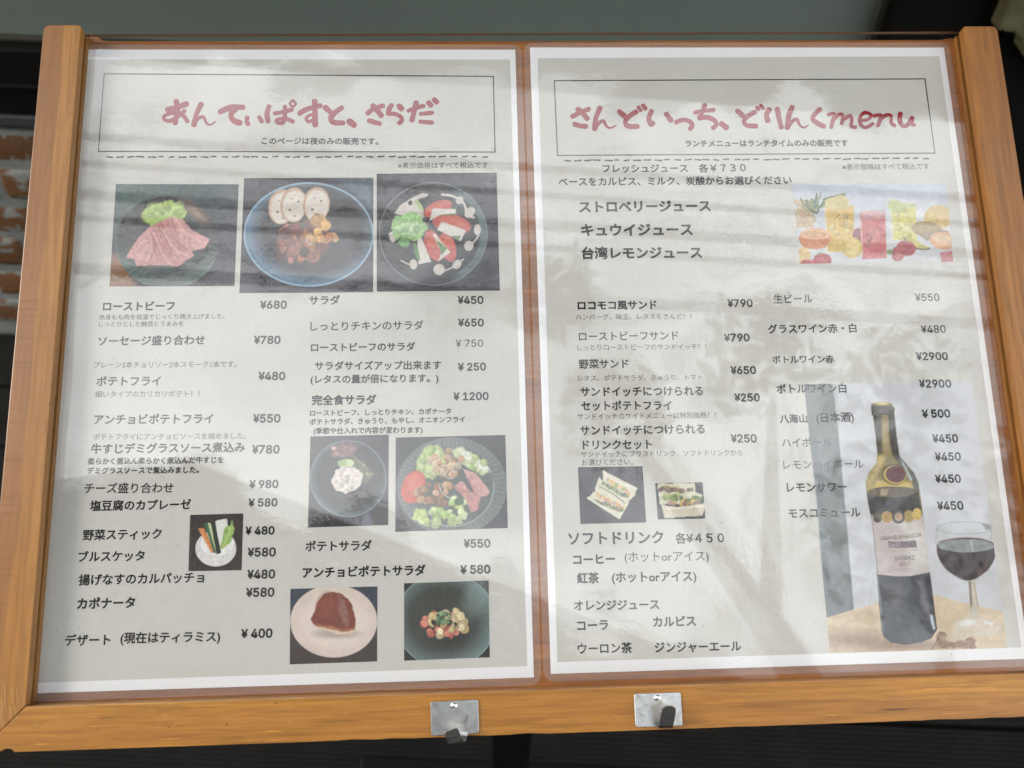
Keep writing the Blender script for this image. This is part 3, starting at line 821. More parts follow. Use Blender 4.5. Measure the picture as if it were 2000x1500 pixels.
BK, DK, MD, GY, LG, VL = .018, .032, .055, .085, .14, .21
BO, SB, RG, TH = .060, .046, .026, .010
N, P_, D_ = 'item_name', 'price', 'item_note'
LINES = [
 ('L', 'このページは夜のみの販売です。', 511.3, 275.5, 738.8, 276.3, SB, DK, 'heading_note'),
 ('L', '※表示価格はすべて税込です', 777, 323.8, 953, 322.5, TH, GY, D_),
 ('L', 'ローストビーフ', 201.7, 598.8, 340.3, 597.6, BO, BK, N),
 ('L', '赤身もも肉を低温でじっくり焼き上げました。', 193.5, 619.9, 439, 617.6, TH, GY, D_),
 ('L', 'しっとりとした触感とうまみを', 193.5, 633.3, 358.4, 632.4, TH, GY, D_),
 ('L', 'ソーセージ盛り合わせ', 192.3, 666.5, 399.8, 664.3, SB, MD, N),
 ('L', 'プレーン2本チョリソー2本スモーク1本です。', 182.9, 713.2, 462.4, 711.6, TH, LG, D_),
 ('L', 'ポテトフライ', 188.8, 745.2, 313.8, 744.5, SB, GY, N),
 ('L', '細いタイプのカリカリポテト！！', 186, 770.3, 389.7, 769, TH, LG, D_),
 ('L', 'アンチョビポテトフライ', 184, 819.7, 416.2, 818, SB, MD, N),
 ('L', 'ポテトフライにアンチョビソースを絡めました。', 182.2, 853.8, 481, 851.4, TH, LG, D_),
 ('L', '牛すじデミグラスソース煮込み', 178.2, 877.3, 477.8, 873.7, SB, DK, N),
 ('L', '柔らかく煮込ん柔らかく煮込んだ牛すじを', 171.7, 901.6, 436.5, 898.3, BO, DK, D_),
 ('L', 'デミグラスソースで煮込みました。', 170.5, 919.9, 388.5, 917.6, BO, DK, D_),
 ('L', 'チーズ盛り合わせ', 165.3, 954, 338.5, 953.3, RG, MD, N),
 ('L', '塩豆腐のカプレーゼ', 176.4, 988.5, 372.6, 985.2, SB, DK, N),
 ('L', '野菜スティック', 162.3, 1045.6, 315, 1042.6, SB, DK, N),
 ('L', 'ブルスケッタ', 153.6, 1087.9, 282.1, 1085.6, SB, DK, N),
 ('L', '揚げなすのカルパッチョ', 154, 1133.3, 398, 1127.9, SB, DK, N),
 ('L', 'カポナータ', 151.7, 1179.6, 263.3, 1177.2, BO, DK, N),
 ('L', 'デザート', 127.4, 1251.4, 215.3, 1249.8, SB, DK, N),
 ('L', '(現在はティラミス)', 235.9, 1246.6, 429.6, 1243.4, SB, DK, N),
 ('L', '¥680', 508.8, 595.2, 559.6, 595.0, SB, MD, P_), ('L', '¥780', 496.6, 663.9, 547.1, 663.7, SB, MD, P_),
 ('L', '¥480', 505.3, 734.4, 556.5, 734.2, SB, MD, P_), ('L', '¥550', 495, 817.3, 547.1, 817, SB, MD, P_),
 ('L', '¥780', 493, 877.7, 545.5, 877.4, SB, MD, P_), ('L', '¥ 980', 487.8, 946.0, 543, 945.2, SB, DK, P_),
 ('L', '¥ 580', 486.1, 982, 541.3, 981, SB, DK, P_), ('L', '¥ 480', 480, 1036.6, 535.5, 1035.8, SB, DK, P_),
 ('L', '¥580', 484.2, 1078.8, 537.8, 1078, SB, MD, P_), ('L', '¥480', 483.5, 1121.8, 536.6, 1121, SB, MD, P_),
 ('L', '¥580', 481.2, 1157.2, 535.2, 1156.4, SB, MD, P_), ('L', '¥ 400', 471.7, 1237.6, 531.4, 1236.4, SB, DK, P_),
 ('L', 'サラダ', 604.2, 587, 663.4, 586.3, SB, MD, N),
 ('L', 'しっとりチキンのサラダ', 606.5, 637.7, 826.7, 635.4, RG, MD, N),
 ('L', 'ローストビーフのサラダ', 607.7, 679.1, 810.3, 677, SB, DK, N),
 ('L', 'サラダサイズアップ出来ます', 615.2, 715.1, 861.5, 713.2, SB, DK, N),
 ('L', '(レタスの量が倍になります。)', 607, 741.4, 856, 738.6, SB, DK, N),
 ('L', '完全食サラダ', 609.4, 782, 734.4, 780.9, BO, DK, N),
 ('L', 'ローストビーフ、しっとりチキン、カポナータ', 605.8, 807.2, 880.8, 803.2, SB, DK, D_),
 ('L', 'ポテトサラダ、きゅうり、もやし、オニオンフライ', 605, 824.4, 907.8, 819, SB, DK, D_),
 ('L', '(季節や仕入れで内容が変わります)', 612.9, 842, 825, 839.7, SB, DK, D_),
 ('L', '¥450', 894.4, 586, 943.5, 585.8, SB, MD, P_), ('L', '¥650', 895.3, 630.2, 944.2, 630, SB, MD, P_),
 ('L', '¥ 750', 890.2, 671, 943.5, 670, TH, GY, P_), ('L', '¥ 250', 894.9, 716.8, 948.5, 715.8, SB, MD, P_),
 ('L', '¥ 1200', 886.2, 774.4, 953.6, 773.4, SB, MD, P_),
 ('L', 'ポテトサラダ', 597, 1067.5, 725.5, 1065.5, SB, MD, N), ('L', '¥550', 906.3, 1061.6, 957, 1061, SB, GY, P_),
 ('L', 'アンチョビポテトサラダ', 591.3, 1119, 830.5, 1113.8, BO, DK, N), ('L', '¥ 580', 900, 1112.6, 957, 1111.6, BO, BK, P_),
 ('R', 'ランチメニューはランチタイムのみの販売です', 1338.8, 280.5, 1655.5, 279.5, BO, DK, 'heading_note'),
 ('R', '※表示価格はすべて税込です', 1645, 326.3, 1814.9, 325, TH, GY, D_),
 ('R', 'フレッシュジュース', 1177, 329.5, 1343, 328.8, SB, DK, N), ('R', '各￥７３０', 1365, 328.8, 1456, 327.5, SB, DK, P_),
 ('R', 'ベースをカルピス、ミルク、炭酸からお選びください', 1091.3, 355.5, 1545.5, 352, SB, DK, D_),
 ('R', 'ストロベリージュース', 1131.8, 404.5, 1387, 402.5, BO, DK, N),
 ('R', 'キュウイジュース', 1136, 450, 1351.8, 448.5, BO, DK, N),
 ('R', '台湾レモンジュース', 1137, 495, 1370, 493.5, BO, DK, N),
 ('R', 'ロコモコ風サンド', 1128.8, 597, 1282, 595.5, BO, BK, N),
 ('R', 'ハンバーグ、味玉、レタスをさんど！！', 1124.5, 619.5, 1350, 618, TH, LG, D_),
 ('R', 'ローストビーフサンド', 1130.8, 657.5, 1324.5, 655.5, RG, MD, N),
 ('R', 'しっとりローストビーフのサンドイッチ！！', 1127.5, 678.8, 1379.5, 677, TH, LG, D_),
 ('R', '野菜サンド', 1130.8, 711.3, 1227, 710.5, SB, MD, N),
 ('R', 'レタス、ポテトサラダ、きゅうり、トマト', 1129.5, 738.8, 1371.3, 737, TH, LG, D_),
 ('R', 'サンドイッチにつけられる', 1133.8, 765.5, 1372.5, 763.8, SB, MD, N),
 ('R', 'セットポテトフライ', 1135.5, 793, 1311.3, 792, SB, MD, N),
 ('R', 'サンドイッチのサイドメニューに特別価格！！', 1127.5, 813.8, 1398, 810.5, TH, LG, D_),
 ('R', 'サンドイッチにつけられる', 1133.3, 841.3, 1375.8, 838, SB, MD, N),
 ('R', 'ドリンクセット', 1138.8, 869.5, 1273, 868, SB, MD, N),
 ('R', 'サンドイッチにプラスドリンク　ソフトドリンクから', 1135, 887.5, 1450, 884.5, TH, LG, D_),
 ('R', 'お選びください。', 1136.3, 903.8, 1236.3, 902, TH, LG, D_),
 ('R', '¥790', 1421.3, 592.2, 1469.3, 591.8, SB, MD, P_), ('R', '¥790', 1415, 659.5, 1463.3, 659.1, SB, MD, P_),
 ('R', '¥650', 1427.5, 723.2, 1475.8, 722.8, SB, MD, P_), ('R', '¥250', 1435, 776.5, 1483.3, 776.1, SB, MD, P_),
 ('R', '¥250', 1428, 856.5, 1477, 856.1, SB, MD, P_),
 ('R', '生ビール', 1510.7, 584.7, 1586.6, 583.4, RG, GY, N), ('R', 'グラスワイン赤・白', 1500.3, 643.2, 1672.4, 641, SB, DK, N),
 ('R', 'ボトルワイン赤', 1509, 702.5, 1628.7, 701.7, SB, MD, N), ('R', 'ボトルワイン白', 1517, 760, 1652.4, 758.4, SB, DK, N),
 ('R', '八海山', 1523, 818.7, 1576, 817.4, SB, DK, N), ('R', '(日本酒)', 1594.4, 816, 1667, 814.8, SB, DK, N),
 ('R', 'ハイボール', 1527, 865, 1624.5, 863.8, RG, LG, N), ('R', 'レモンハイボール', 1530, 908, 1686.3, 906, TH, LG, N),
 ('R', 'レモンサワー', 1537, 952.5, 1653, 951, SB, DK, N), ('R', 'モスコミュール', 1540.5, 1003, 1680, 1000.5, SB, GY, N),
 ('R', '¥550', 1787.6, 581, 1834.4, 580.6, RG, GY, P_), ('R', '¥480', 1799.3, 643, 1846.6, 642.4, RG, GY, P_),
 ('R', '¥2900', 1789.9, 696, 1850.5, 695.4, SB, MD, P_), ('R', '¥2900', 1795.9, 749.6, 1857, 749, SB, MD, P_),
 ('R', '¥ 500', 1801.6, 808.2, 1855, 807.4, BO, BK, P_), ('R', '¥450', 1821.8, 856.6, 1870.5, 856, SB, MD, P_),
 ('R', '¥450', 1826.8, 892, 1875.8, 891.4, SB, MD, P_), ('R', '¥450', 1826.8, 935.3, 1875.8, 934.7, SB, MD, P_),
 ('R', '¥450', 1830.8, 987.8, 1880.8, 987.2, SB, MD, P_),
 ('R', 'ソフトドリンク', 1110.5, 1052.5, 1295, 1049.5, SB, MD, N), ('R', '各¥４５０', 1319.5, 1052, 1413.8, 1050.5, SB, GY, P_),
 ('R', 'コーヒー', 1120, 1093.5, 1200.5, 1091.8, BO, DK, N), ('R', '(ホットorアイス)', 1220, 1088, 1383.8, 1086, TH, MD, D_),
 ('R', '紅茶', 1127.5, 1129.5, 1169.3, 1128.8, BO, DK, N), ('R', '(ホットorアイス)', 1195.5, 1128, 1359.5, 1125.5, SB, DK, D_),
 ('R', 'オレンジジュース', 1121.3, 1183, 1287, 1180.8, SB, DK, N), ('R', 'コーラ', 1127.5, 1222.5, 1187.5, 1220.5, SB, DK, N),
 ('R', 'カルピス', 1276.3, 1215, 1358.3, 1213, BO, DK, N), ('R', 'ウーロン茶', 1128.8, 1267.5, 1233.8, 1265.5, SB, DK, N),
 ('R', 'ジンジャーエール', 1279.5, 1265, 1447, 1262, SB, DK, N),
]
for ln in LINES:
    lettering(*ln)

# ------------------------------------------------------------------ brush lettering, frames and stitched line
def smooth(pts, n=7):
    P = [np.array(p, float) for p in pts]
    if len(P) == 2:
        return [P[0] + (P[1] - P[0]) * k / n for k in range(n + 1)]
    out = []
    for i in range(len(P) - 1):
        p0 = P[max(0, i - 1)]; p1 = P[i]; p2 = P[i + 1]; p3 = P[min(len(P) - 1, i + 2)]
        for k in range(n):
            t = k / n
            out.append(.5 * ((2 * p1) + (p2 - p0) * t + (2 * p0 - 5 * p1 + 4 * p2 - p3) * t * t + (3 * p1 - p0 - 3 * p2 + p3) * t ** 3))
    out.append(P[-1])
    return out

def stroke_poly(pts, w0, w1=None, sub=7, wob=0.06, seed=1):
    """outline of one brush stroke in pixels: list of points and faces (a strip with round ends)"""
    w1 = w0 if w1 is None else w1
    r = random.Random(seed)
    C = smooth(pts, sub); n = len(C)
    V, F = [], []
    ph = r.random() * 6
    for i, c in enumerate(C):
        a = C[max(0, i - 1)]; b = C[min(n - 1, i + 1)]
        t = (b - a); t = t / (np.linalg.norm(t) + 1e-9); nn = np.array([-t[1], t[0]])
        f = i / (n - 1)
        w = (w0 + (w1 - w0) * f) * (1 + wob * math.sin(ph + f * 7)) / 2
        V += [c + nn * w, c - nn * w]
    for i in range(n - 1):
        F.append((2 * i, 2 * i + 1, 2 * i + 3, 2 * i + 2))
    for end in (0, 1):
        i = 0 if end == 0 else n - 1
        c = C[i]; a, b = V[2 * i], V[2 * i + 1]
        rad = (a - b) / 2
        d = (C[0] - C[1]) if end == 0 else (C[-1] - C[-2]); d = d / (np.linalg.norm(d) + 1e-9) * np.linalg.norm(rad) * .8
        base = len(V); ring = [2 * i]
        for k in range(1, 6):
            an = math.pi * k / 6
            V.append(c + rad * math.cos(an) + d * math.sin(an)); ring.append(base + k - 1)
        ring.append(2 * i + 1)
        F.append(tuple(ring))
    return V, F

TL = [  # crop coordinates: x / 4 + 150, y / 4 + 100
 [(708, 458), (780, 440), (858, 412), 44], [(776, 388), (786, 450), (776, 520), (768, 562), 42], [(842, 466), (795, 505), (728, 545), (684, 532), (692, 500), (760, 482), (826, 500), (866, 550), 30],
 [(972, 412), (936, 490), (914, 578), 40], [(914, 574), (945, 530), (983, 512), (1000, 532), (1012, 560), (1040, 575), (1082, 552), 32, 12],
 [(1118, 474), (1160, 455), (1220, 436), (1300, 440), 44], [(1240, 452), (1206, 490), (1215, 530), (1245, 552), (1276, 560), 44],
 [(1332, 518), (1326, 548), (1340, 570), 34], [(1426, 515), (1446, 552), 34],
 [(1502, 430), (1486, 490), (1494, 550), 40], [(1545, 486), (1600, 478), (1682, 455), 34], [(1626, 432), (1626, 500), (1612, 556), 34], [(1612, 560), (1572, 560), (1558, 540), (1600, 526), (1650, 532), (1690, 552), 30],
 [(1686, 384), (1710, 408), (1690, 432), (1664, 412), (1686, 384), 20],
 [(1738, 488), (1800, 452), (1904, 425), 40], [(1858, 390), (1860, 480), (1862, 578), 44], [(1858, 498), (1818, 500), (1792, 528), (1815, 550), (1856, 530), 26],
]
TL2 = [  # x / 4 + 600
 [(140, 438), (180, 475), (202, 502), 42], [(272, 440), (215, 482), (186, 520), (206, 556), (282, 560), 42], [(326, 546), (368, 578), 50],
 [(470, 486), (520, 450), (594, 426), 36], [(512, 425), (550, 465), (580, 505), 44], [(480, 542), (530, 556), (568, 566), 38],
 [(660, 420), (640, 452), (632, 490), 38], [(632, 488), (690, 492), (734, 515), (736, 545), (716, 564), 34], [(716, 426), (738, 452), 46],
 [(790, 466), (850, 442), (912, 427), 34], [(852, 400), (836, 470), (818, 540), 40], [(885, 490), (978, 481), 32], [(882, 550), (978, 558), 34], [(946, 402), (968, 424), 40], [(992, 378), (1012, 398), 40],
]
TR = [  # x / 4 + 1050, y / 4 + 60
 [(270, 672), (330, 640), (400, 612), 36], [(312, 612), (350, 642), (388, 688), 42], [(288, 730), (330, 742), (378, 748), 38],
 [(488, 602), (456, 680), (446, 768), 40], [(448, 764), (485, 716), (515, 706), (532, 738), (565, 760), (612, 740), 34, 12],
 [(636, 630), (675, 664), (692, 682), 40], [(770, 634), (715, 670), (686, 710), (706, 745), (782, 748), 38], [(788, 598), (806, 622), 30], [(822, 582), (844, 610), 32],
 [(890, 628), (870, 680), (884, 728), (904, 722), 40], [(1005, 650), (1044, 704), 40],
 [(1080, 715), (1140, 696), (1195, 714), (1206, 745), (1190, 768), 36],
 [(1230, 640), (1300, 626), (1378, 620), 32], [(1306, 580), (1286, 640), (1262, 680), 34], [(1262, 685), (1320, 676), (1380, 700), (1396, 735), (1370, 760), 36],
 [(1436, 726), (1478, 758), 44],
 [(1560, 626), (1614, 674), 40], [(1700, 634), (1640, 670), (1614, 710), (1636, 740), (1708, 745), 36], [(1712, 598), (1730, 618), 30], [(1742, 582), (1764, 608), 30],
]
TR2 = [  # x * .26 + 1480, y * .26
 [(86, 822), (66, 862), (76, 908), 40], [(146, 816), (160, 890), (178, 958), 38],
 [(258, 802), (230, 880), (222, 962), 38], [(224, 958), (265, 906), (295, 896), (310, 930), (340, 958), (380, 940), 32, 12],
 [(466, 820), (412, 884), (440, 920), (498, 950), 36],
 [(528, 862), (575, 860), (562, 910), (552, 958), 30], [(562, 908), (610, 862), (640, 872), (630, 930), 28], [(634, 902), (688, 872), (706, 892), (702, 948), (734, 955), 28],
 [(764, 908), (830, 896), (850, 862), (800, 846), (766, 892), (776, 940), (815, 958), (866, 928), 26],
 [(872, 872), (925, 866), (915, 910), (902, 945), 30], [(912, 908), (960, 866), (1000, 872), (1002, 920), (1028, 945), 28],
 [(1072, 852), (1066, 900), (1086, 944), (1125, 938), (1160, 886), 34], [(1164, 884), (1160, 930), (1178, 940), 26],
]
def brush(page, groups):
    pg = PG[page]
    V, F = [], []
    sd = 0
    lay = 0
    for strokes, fx, sc in groups:
        for s in strokes:
            sd += 1
            pts = [p for p in s if isinstance(p, tuple)]; ws = [p for p in s if not isinstance(p, tuple)]
            v, f = stroke_poly([fx(p) for p in pts], ws[0] * sc, (ws[1] if len(ws) > 1 else ws[0]) * sc, 8, .07, sd)
            b = len(V); lay = sd % 12
            V += [pg.loc(*bd(q[0], q[1], W_TXT), W_TXT + lay * .004) for q in v]
            F += [tuple(b + i for i in g) for g in f]
    return pydata('title_lettering', V, F, M['red'], pg.root)
brush('L', [(TL, lambda p: (p[0] / 4 + 150, p[1] / 4 + 100), .25), (TL2, lambda p: (p[0] / 4 + 600, p[1] / 4 + 100), .25)])
brush('R', [(TR, lambda p: (p[0] / 4 + 1050, p[1] / 4 + 60), .25), (TR2, lambda p: (p[0] * .26 + 1480, p[1] * .26), .26)])

def outline_box(page, q, t):
    pg = PG[page]; V, F = [], []
    inn = []
    c = np.mean(np.array(q), axis=0)
    for p in q:
        p = np.array(p); inn.append(p + np.sign(c - p) * t)
    V = [pg.loc(*bd(p[0], p[1], W_TXT), W_TXT) for p in q] + [pg.loc(*bd(p[0], p[1], W_TXT), W_TXT) for p in inn]
    F = [(i, 4 + i, 4 + (i + 1) % 4, (i + 1) % 4) for i in range(4)]
    pydata('title_frame', V, F, inkv(.05), pg.root)
outline_box('L', [(202.5, 143), (964.5, 148), (968, 298), (191, 296.8)], 2.1)
outline_box('R', [(1081.5, 156.5), (1807.5, 153), (1827, 300), (1088, 304.5)], 2.0)

def stitches(page, x0, y0, x1, y1, n, seed):
    pg = PG[page]; r = random.Random(11)
    V, F = [], []
    for i in range(n):
        f = (i + .5 + r.uniform(-.12, .12)) / n
        l = r.uniform(9, 14) * .5; an = r.uniform(-.12, .12)
        cx = x0 + (x1 - x0) * f; cy = y0 + (y1 - y0) * f + r.uniform(-.9, .9)
        d = (l * math.cos(an), l * math.sin(an))
        v, g = stroke_poly([(cx - d[0], cy - d[1]), (cx + d[0], cy + d[1])], 2.6, 3.0, 3, .2, i)
        b = len(V)
        V += [pg.loc(*bd(q[0], q[1], W_TXT), W_TXT) for q in v]; F += [tuple(b + k for k in q) for q in g]
    pydata('dashed_line', V, F, inkv(.07), pg.root)
stitches('L', 204, 306.8, 957, 306, 37, 1)
stitches('R', 1099, 314, 1818, 309, 37, 1)
# ------------------------------------------------------------------ printed food photographs (flat print: coloured grids)
def photo_mat():
    t = NT('printed photograph')
    at = t.n("ShaderNodeVertexColor"); at.layer_name = 'print'
    n = t.noise(t.obj(scale=(1, .1, 1)), 1800, 2)
    c = t.mix(t.math('MULTIPLY', n, .16), at.outputs[0], (.30, .30, .31, 1))
    return t.done(t.bsdf(c, .8, .1))
M['photo'] = photo_mat()
_rg = np.random.RandomState(5)
_LAT = _rg.rand(16, 64, 64)
def vnoise(x, y, seed=0):
    L = _LAT[seed % 16]
    xi = np.floor(x).astype(int); yi = np.floor(y).astype(int)
    fx = x - xi; fy = y - yi
    fx = fx * fx * (3 - 2 * fx); fy = fy * fy * (3 - 2 * fy)
    g = lambda a, b: L[a % 64, b % 64]
    return (g(xi, yi) * (1 - fx) + g(xi + 1, yi) * fx) * (1 - fy) + (g(xi, yi + 1) * (1 - fx) + g(xi + 1, yi + 1) * fx) * fy
def fbm(x, y, seed=0, o=4):
    s = 0; a = .5; t = 0
    for k in range(o):
        s = s + a * vnoise(x * 2 ** k + 7.3 * k, y * 2 ** k + 3.1 * k, seed + k); t += a; a *= .55
    return s / t

class Pic:
    def __init__(s, page, quad, nx, name='printed_photo'):
        s.page, s.name = page, name
        q = [np.array(p, float) for p in quad]            # TL TR BR BL
        wd = np.linalg.norm(q[1] - q[0]); ht = np.linalg.norm(q[3] - q[0])
        s.nx = nx; s.ny = max(8, int(nx * ht / wd))
        U, Vv = np.meshgrid(np.linspace(0, 1, s.nx), np.linspace(0, 1, s.ny))
        P = ((1 - U) * (1 - Vv))[..., None] * q[0] + (U * (1 - Vv))[..., None] * q[1] + (U * Vv)[..., None] * q[2] + ((1 - U) * Vv)[..., None] * q[3]
        s.X, s.Y = P[..., 0], P[..., 1]
        s.U, s.V = U, Vv
        s.img = np.zeros((s.ny, s.nx, 3))
        s.k = 0
    def _w(s, rag, rs):
        if rag <= 0: return s.X, s.Y
        s.k += 1
        return (s.X + rag * 2 * (fbm(s.X / rs, s.Y / rs, s.k) - .5), s.Y + rag * 2 * (fbm(s.X / rs + 9, s.Y / rs + 4, s.k + 3) - .5))
    def put(s, m, col, tex=0.0, ts=5.0):
        c = np.array(col, float) / 255
        if c.ndim == 1: c = np.broadcast_to(c, s.img.shape)
        if tex > 0:
            s.k += 1
            f = 1 + tex * 2 * (fbm(s.X / ts, s.Y / ts, s.k, 4) - .5)
            c = c * f[..., None]
        s.img = s.img * (1 - m[..., None]) + np.clip(c, 0, 1) * m[..., None]
        return s
    def fill(s, col, tex=.06, ts=14): return s.put(np.ones_like(s.X), col, tex, ts)
    def grad(s, a, b, d=(0, 1), lo=0.0, hi=1.0, m=None):
        t = np.clip(((s.U * d[0] + s.V * d[1]) - lo) / (hi - lo), 0, 1)[..., None]
        c = np.array(a, float) * (1 - t) + np.array(b, float) * t
        return s.put(np.ones_like(s.X) if m is None else m, c, .05, 12)
    def mell(s, cx, cy, rx, ry, ang=0, soft=1.2, rag=0, rs=8):
        X, Y = s._w(rag, rs)
        a = math.radians(ang); dx, dy = X - cx, Y - cy
        x = (dx * math.cos(a) + dy * math.sin(a)) / rx; y = (-dx * math.sin(a) + dy * math.cos(a)) / ry
        d = (np.sqrt(x * x + y * y) - 1) * min(rx, ry)
        return np.clip(.5 - d / soft, 0, 1)
    def ell(s, cx, cy, rx, ry, col, ang=0, soft=1.2, rag=0, tex=.1, ts=5, rs=8, a=1.0):
        return s.put(s.mell(cx, cy, rx, ry, ang, soft, rag, rs) * a, col, tex, ts)
    def ring(s, cx, cy, rx, ry, w, col, soft=1.0, a=1.0, arc=None, ang=0):
        m = np.minimum(s.mell(cx, cy, rx, ry, ang, soft), 1 - s.mell(cx, cy, rx - w, ry - w, ang, soft)) * a
        if arc:
            t = np.degrees(np.arctan2(s.Y - cy, s.X - cx)) % 360
            lo, hi = arc; d = (t - lo) % 360; m = m * np.clip(np.minimum(d, (hi - lo) % 360 - d) / 18, 0, 1) * (d < (hi - lo) % 360)
        return s.put(m, col, .04, 8)
    def mpoly(s, pts, soft=1.2, rag=0, rs=8):
        X, Y = s._w(rag, rs)
        P = np.array(pts, float); n = len(P)
        ins = np.zeros(X.shape, bool); dm = np.full(X.shape, 1e9)
        for i in range(n):
            a, b = P[i], P[(i + 1) % n]
            c = ((a[1] > Y) != (b[1] > Y)) & (X < (b[0] - a[0]) * (Y - a[1]) / (b[1] - a[1] + 1e-12) + a[0])
            ins ^= c
            e = b - a; t = np.clip(((X - a[0]) * e[0] + (Y - a[1]) * e[1]) / (e @ e + 1e-12), 0, 1)
            dm = np.minimum(dm, np.hypot(X - a[0] - t * e[0], Y - a[1] - t * e[1]))
        return np.clip(.5 + np.where(ins, dm, -dm) / soft, 0, 1)
    def poly(s, pts, col, soft=1.2, rag=0, tex=.1, ts=5, rs=8, a=1.0):
        return s.put(s.mpoly(pts, soft, rag, rs) * a, col, tex, ts)
    def line(s, pts, w, col, soft=1.0, rag=0, a=1.0, tex=.05):
        X, Y = s._w(rag, 6)
        dm = np.full(X.shape, 1e9)
        C = smooth(pts, 6)
        for p, q in zip(C, C[1:]):
            e = q - p; t = np.clip(((X - p[0]) * e[0] + (Y - p[1]) * e[1]) / (e @ e + 1e-12), 0, 1)
            dm = np.minimum(dm, np.hypot(X - p[0] - t * e[0], Y - p[1] - t * e[1]))
        return s.put(np.clip(.5 - (dm - w / 2) / soft, 0, 1) * a, col, tex)
    def blobs(s, n, cx, cy, rx, ry, pal, lo, hi, seed=1, soft=1.4, a=1.0, rag=1.2, asp=.65):
        r = random.Random(seed)
        for _ in range(n):
            t = r.random() * 6.283; q = math.sqrt(r.random())
            R = r.uniform(lo, hi); c = r.choice(pal); f = r.uniform(.82, 1.12)
            x, y = cx + rx * q * math.cos(t), cy + ry * q * math.sin(t)
            an = r.uniform(0, 180); rr = R * r.uniform(asp, 1)
            s.ell(x + .8, y + 1.4, R, rr, [k * .45 for k in c], an, 2.2, rag, 0, 5, 8, a * .5)
            s.ell(x, y, R, rr, [min(255, k * f) for k in c], an, soft, rag, .14, 4, 8, a)
            s.ell(x - R * .25, y - R * .3, R * .4, rr * .35, [min(255, k * f * 1.18 + 8) for k in c], an, 2.5, 0, 0, 4, 8, a * .6)
        return s
    def build(s, label, w=W_PIC):
        pg = PG[s.page]
        d = R_.T @ np.stack([(s.X.ravel() - 1000) / FPX, (s.Y.ravel() - 750) / FPX, np.ones(s.X.size)])
        k = (-w - _C[2]) / d[2]
        Q = _C[:, None] + k * d
        V = np.stack([Q[0] * MM - pg.o.x, -Q[1] * MM - pg.o.y, np.full(s.X.size, w * MM - pg.o.z)], 1)
        nx, ny = s.nx, s.ny
        a = (np.arange(ny - 1)[:, None] * nx + np.arange(nx - 1)[None]).ravel()
        F = np.stack([a + nx, a + nx + 1, a + 1, a], 1)
        me = bpy.data.meshes.new(s.name)
        me.vertices.add(len(V)); me.vertices.foreach_set('co', V.ravel())
        me.loops.add(F.size); me.loops.foreach_set('vertex_index', F.ravel().astype(np.int32))
        me.polygons.add(len(F)); me.polygons.foreach_set('loop_start', np.arange(0, F.size, 4, dtype=np.int32))
        me.update(calc_edges=True)
        c = np.clip(s.img.reshape(-1, 3), 0, 1)
        g = c @ np.array([.3, .59, .11]); c = g[:, None] * .16 + c * .84; c = .055 + .93 * c
        gr = 1 + .13 * (fbm(s.X / 2.3, s.Y / 2.3, 2, 3) - .5) + .07 * (fbm(s.X / 6, s.Y / 6, 7, 3) - .5)
        gr = 1 + (gr.reshape(-1) - 1) * np.clip((.72 - g) / .25, .12, 1)
        c = np.clip(c * gr.reshape(-1, 1), 0, 1)      # reflected veil put into the print colours: lifted blacks, weak colour
        lin = np.where(c <= .04045, c / 12.92, ((c + .055) / 1.055) ** 2.4)
        at = me.color_attributes.new('print', 'FLOAT_COLOR', 'POINT')
        at.data.foreach_set('color', np.concatenate([lin, np.ones((len(lin), 1))], 1).ravel().astype(np.float32))
        return tag(link_mesh(s.name, me, M['photo'], pg.root), 'printed photo of ' + label)

C4 = lambda p: (150 + p[0] / 4, 320 + p[1] / 4)
C5 = lambda p: (550 + p[0] / 4, 320 + p[1] / 4)
C9 = lambda p: (560 + p[0] / 4, 820 + p[1] / 4)
CB = lambda p: (500 + p[0] * .2665, 1100 + p[1] * .2665)
C8 = lambda p: (100 + p[0] * .235, 840 + p[1] * .235)
CJ = lambda p: (1500 + p[0] / 4, 320 + p[1] / 4)
CS = lambda p: (1080 + p[0] / 4, 880 + p[1] / 4)
W1 = lambda p: (1560 + p[0] * .22, 700 + p[1] * .22)
W2 = lambda p: (1560 + p[0] * .22, 980 + p[1] * .22)
def mp(f, pts): return [f(p) for p in pts]

# 1 roast beef on a dark plate
p = Pic('L', [(226.3, 359.3), (466.3, 360), (458, 558.8), (213.8, 559.5)], 190)
p.grad((72, 98, 94), (50, 48, 56), (.35, 1), .15, .8)
p.poly(mp(C4, [(240, 700), (330, 700), (480, 980), (230, 980)]), (138, 92, 50), 14, 2, .15)
p.ell(*C4((705, 615)), 101, 90, (44, 42, 46), 0, 1.6)
p.put(p.mell(*C4((705, 615)), 101, 90) * np.clip((p.Y - 455) / 60, 0, 1), (72, 98, 90), .1, 12)
p.put(p.mell(*C4((720, 640)), 78, 70, 0, 20) * .55, (52, 56, 54), .08)
p.ring(*C4((705, 615)), 101, 90, 2.0, (104, 124, 118), 1.4, .6, (20, 200))
p.ell(*C4((930, 385)), 30, 10, (176, 140, 110), 40, 16, 0, .1, 5, 8, .8)
p.ell(*C4((680, 395)), 44, 25, (164, 198, 84), -8, 2, 7, .22, 5, 9)
p.ell(*C4((640, 360)), 20, 12, (188, 216, 112), 20, 8, 4, .2, 4); p.ell(*C4((760, 350)), 18, 10, (190, 220, 120), -30, 8, 4, .2, 4)
p.blobs(14, *C4((680, 390)), 36, 18, [(176, 210, 96), (150, 184, 74), (196, 222, 124)], 4, 8, 3, 3, .55)
MEAT = [(560, 500), (660, 450), (740, 410), (830, 440), (900, 520), (1035, 590), (1000, 660), (900, 680), (920, 720), (860, 750), (800, 800), (640, 790), (470, 800), (450, 750), (385, 730), (450, 620)]
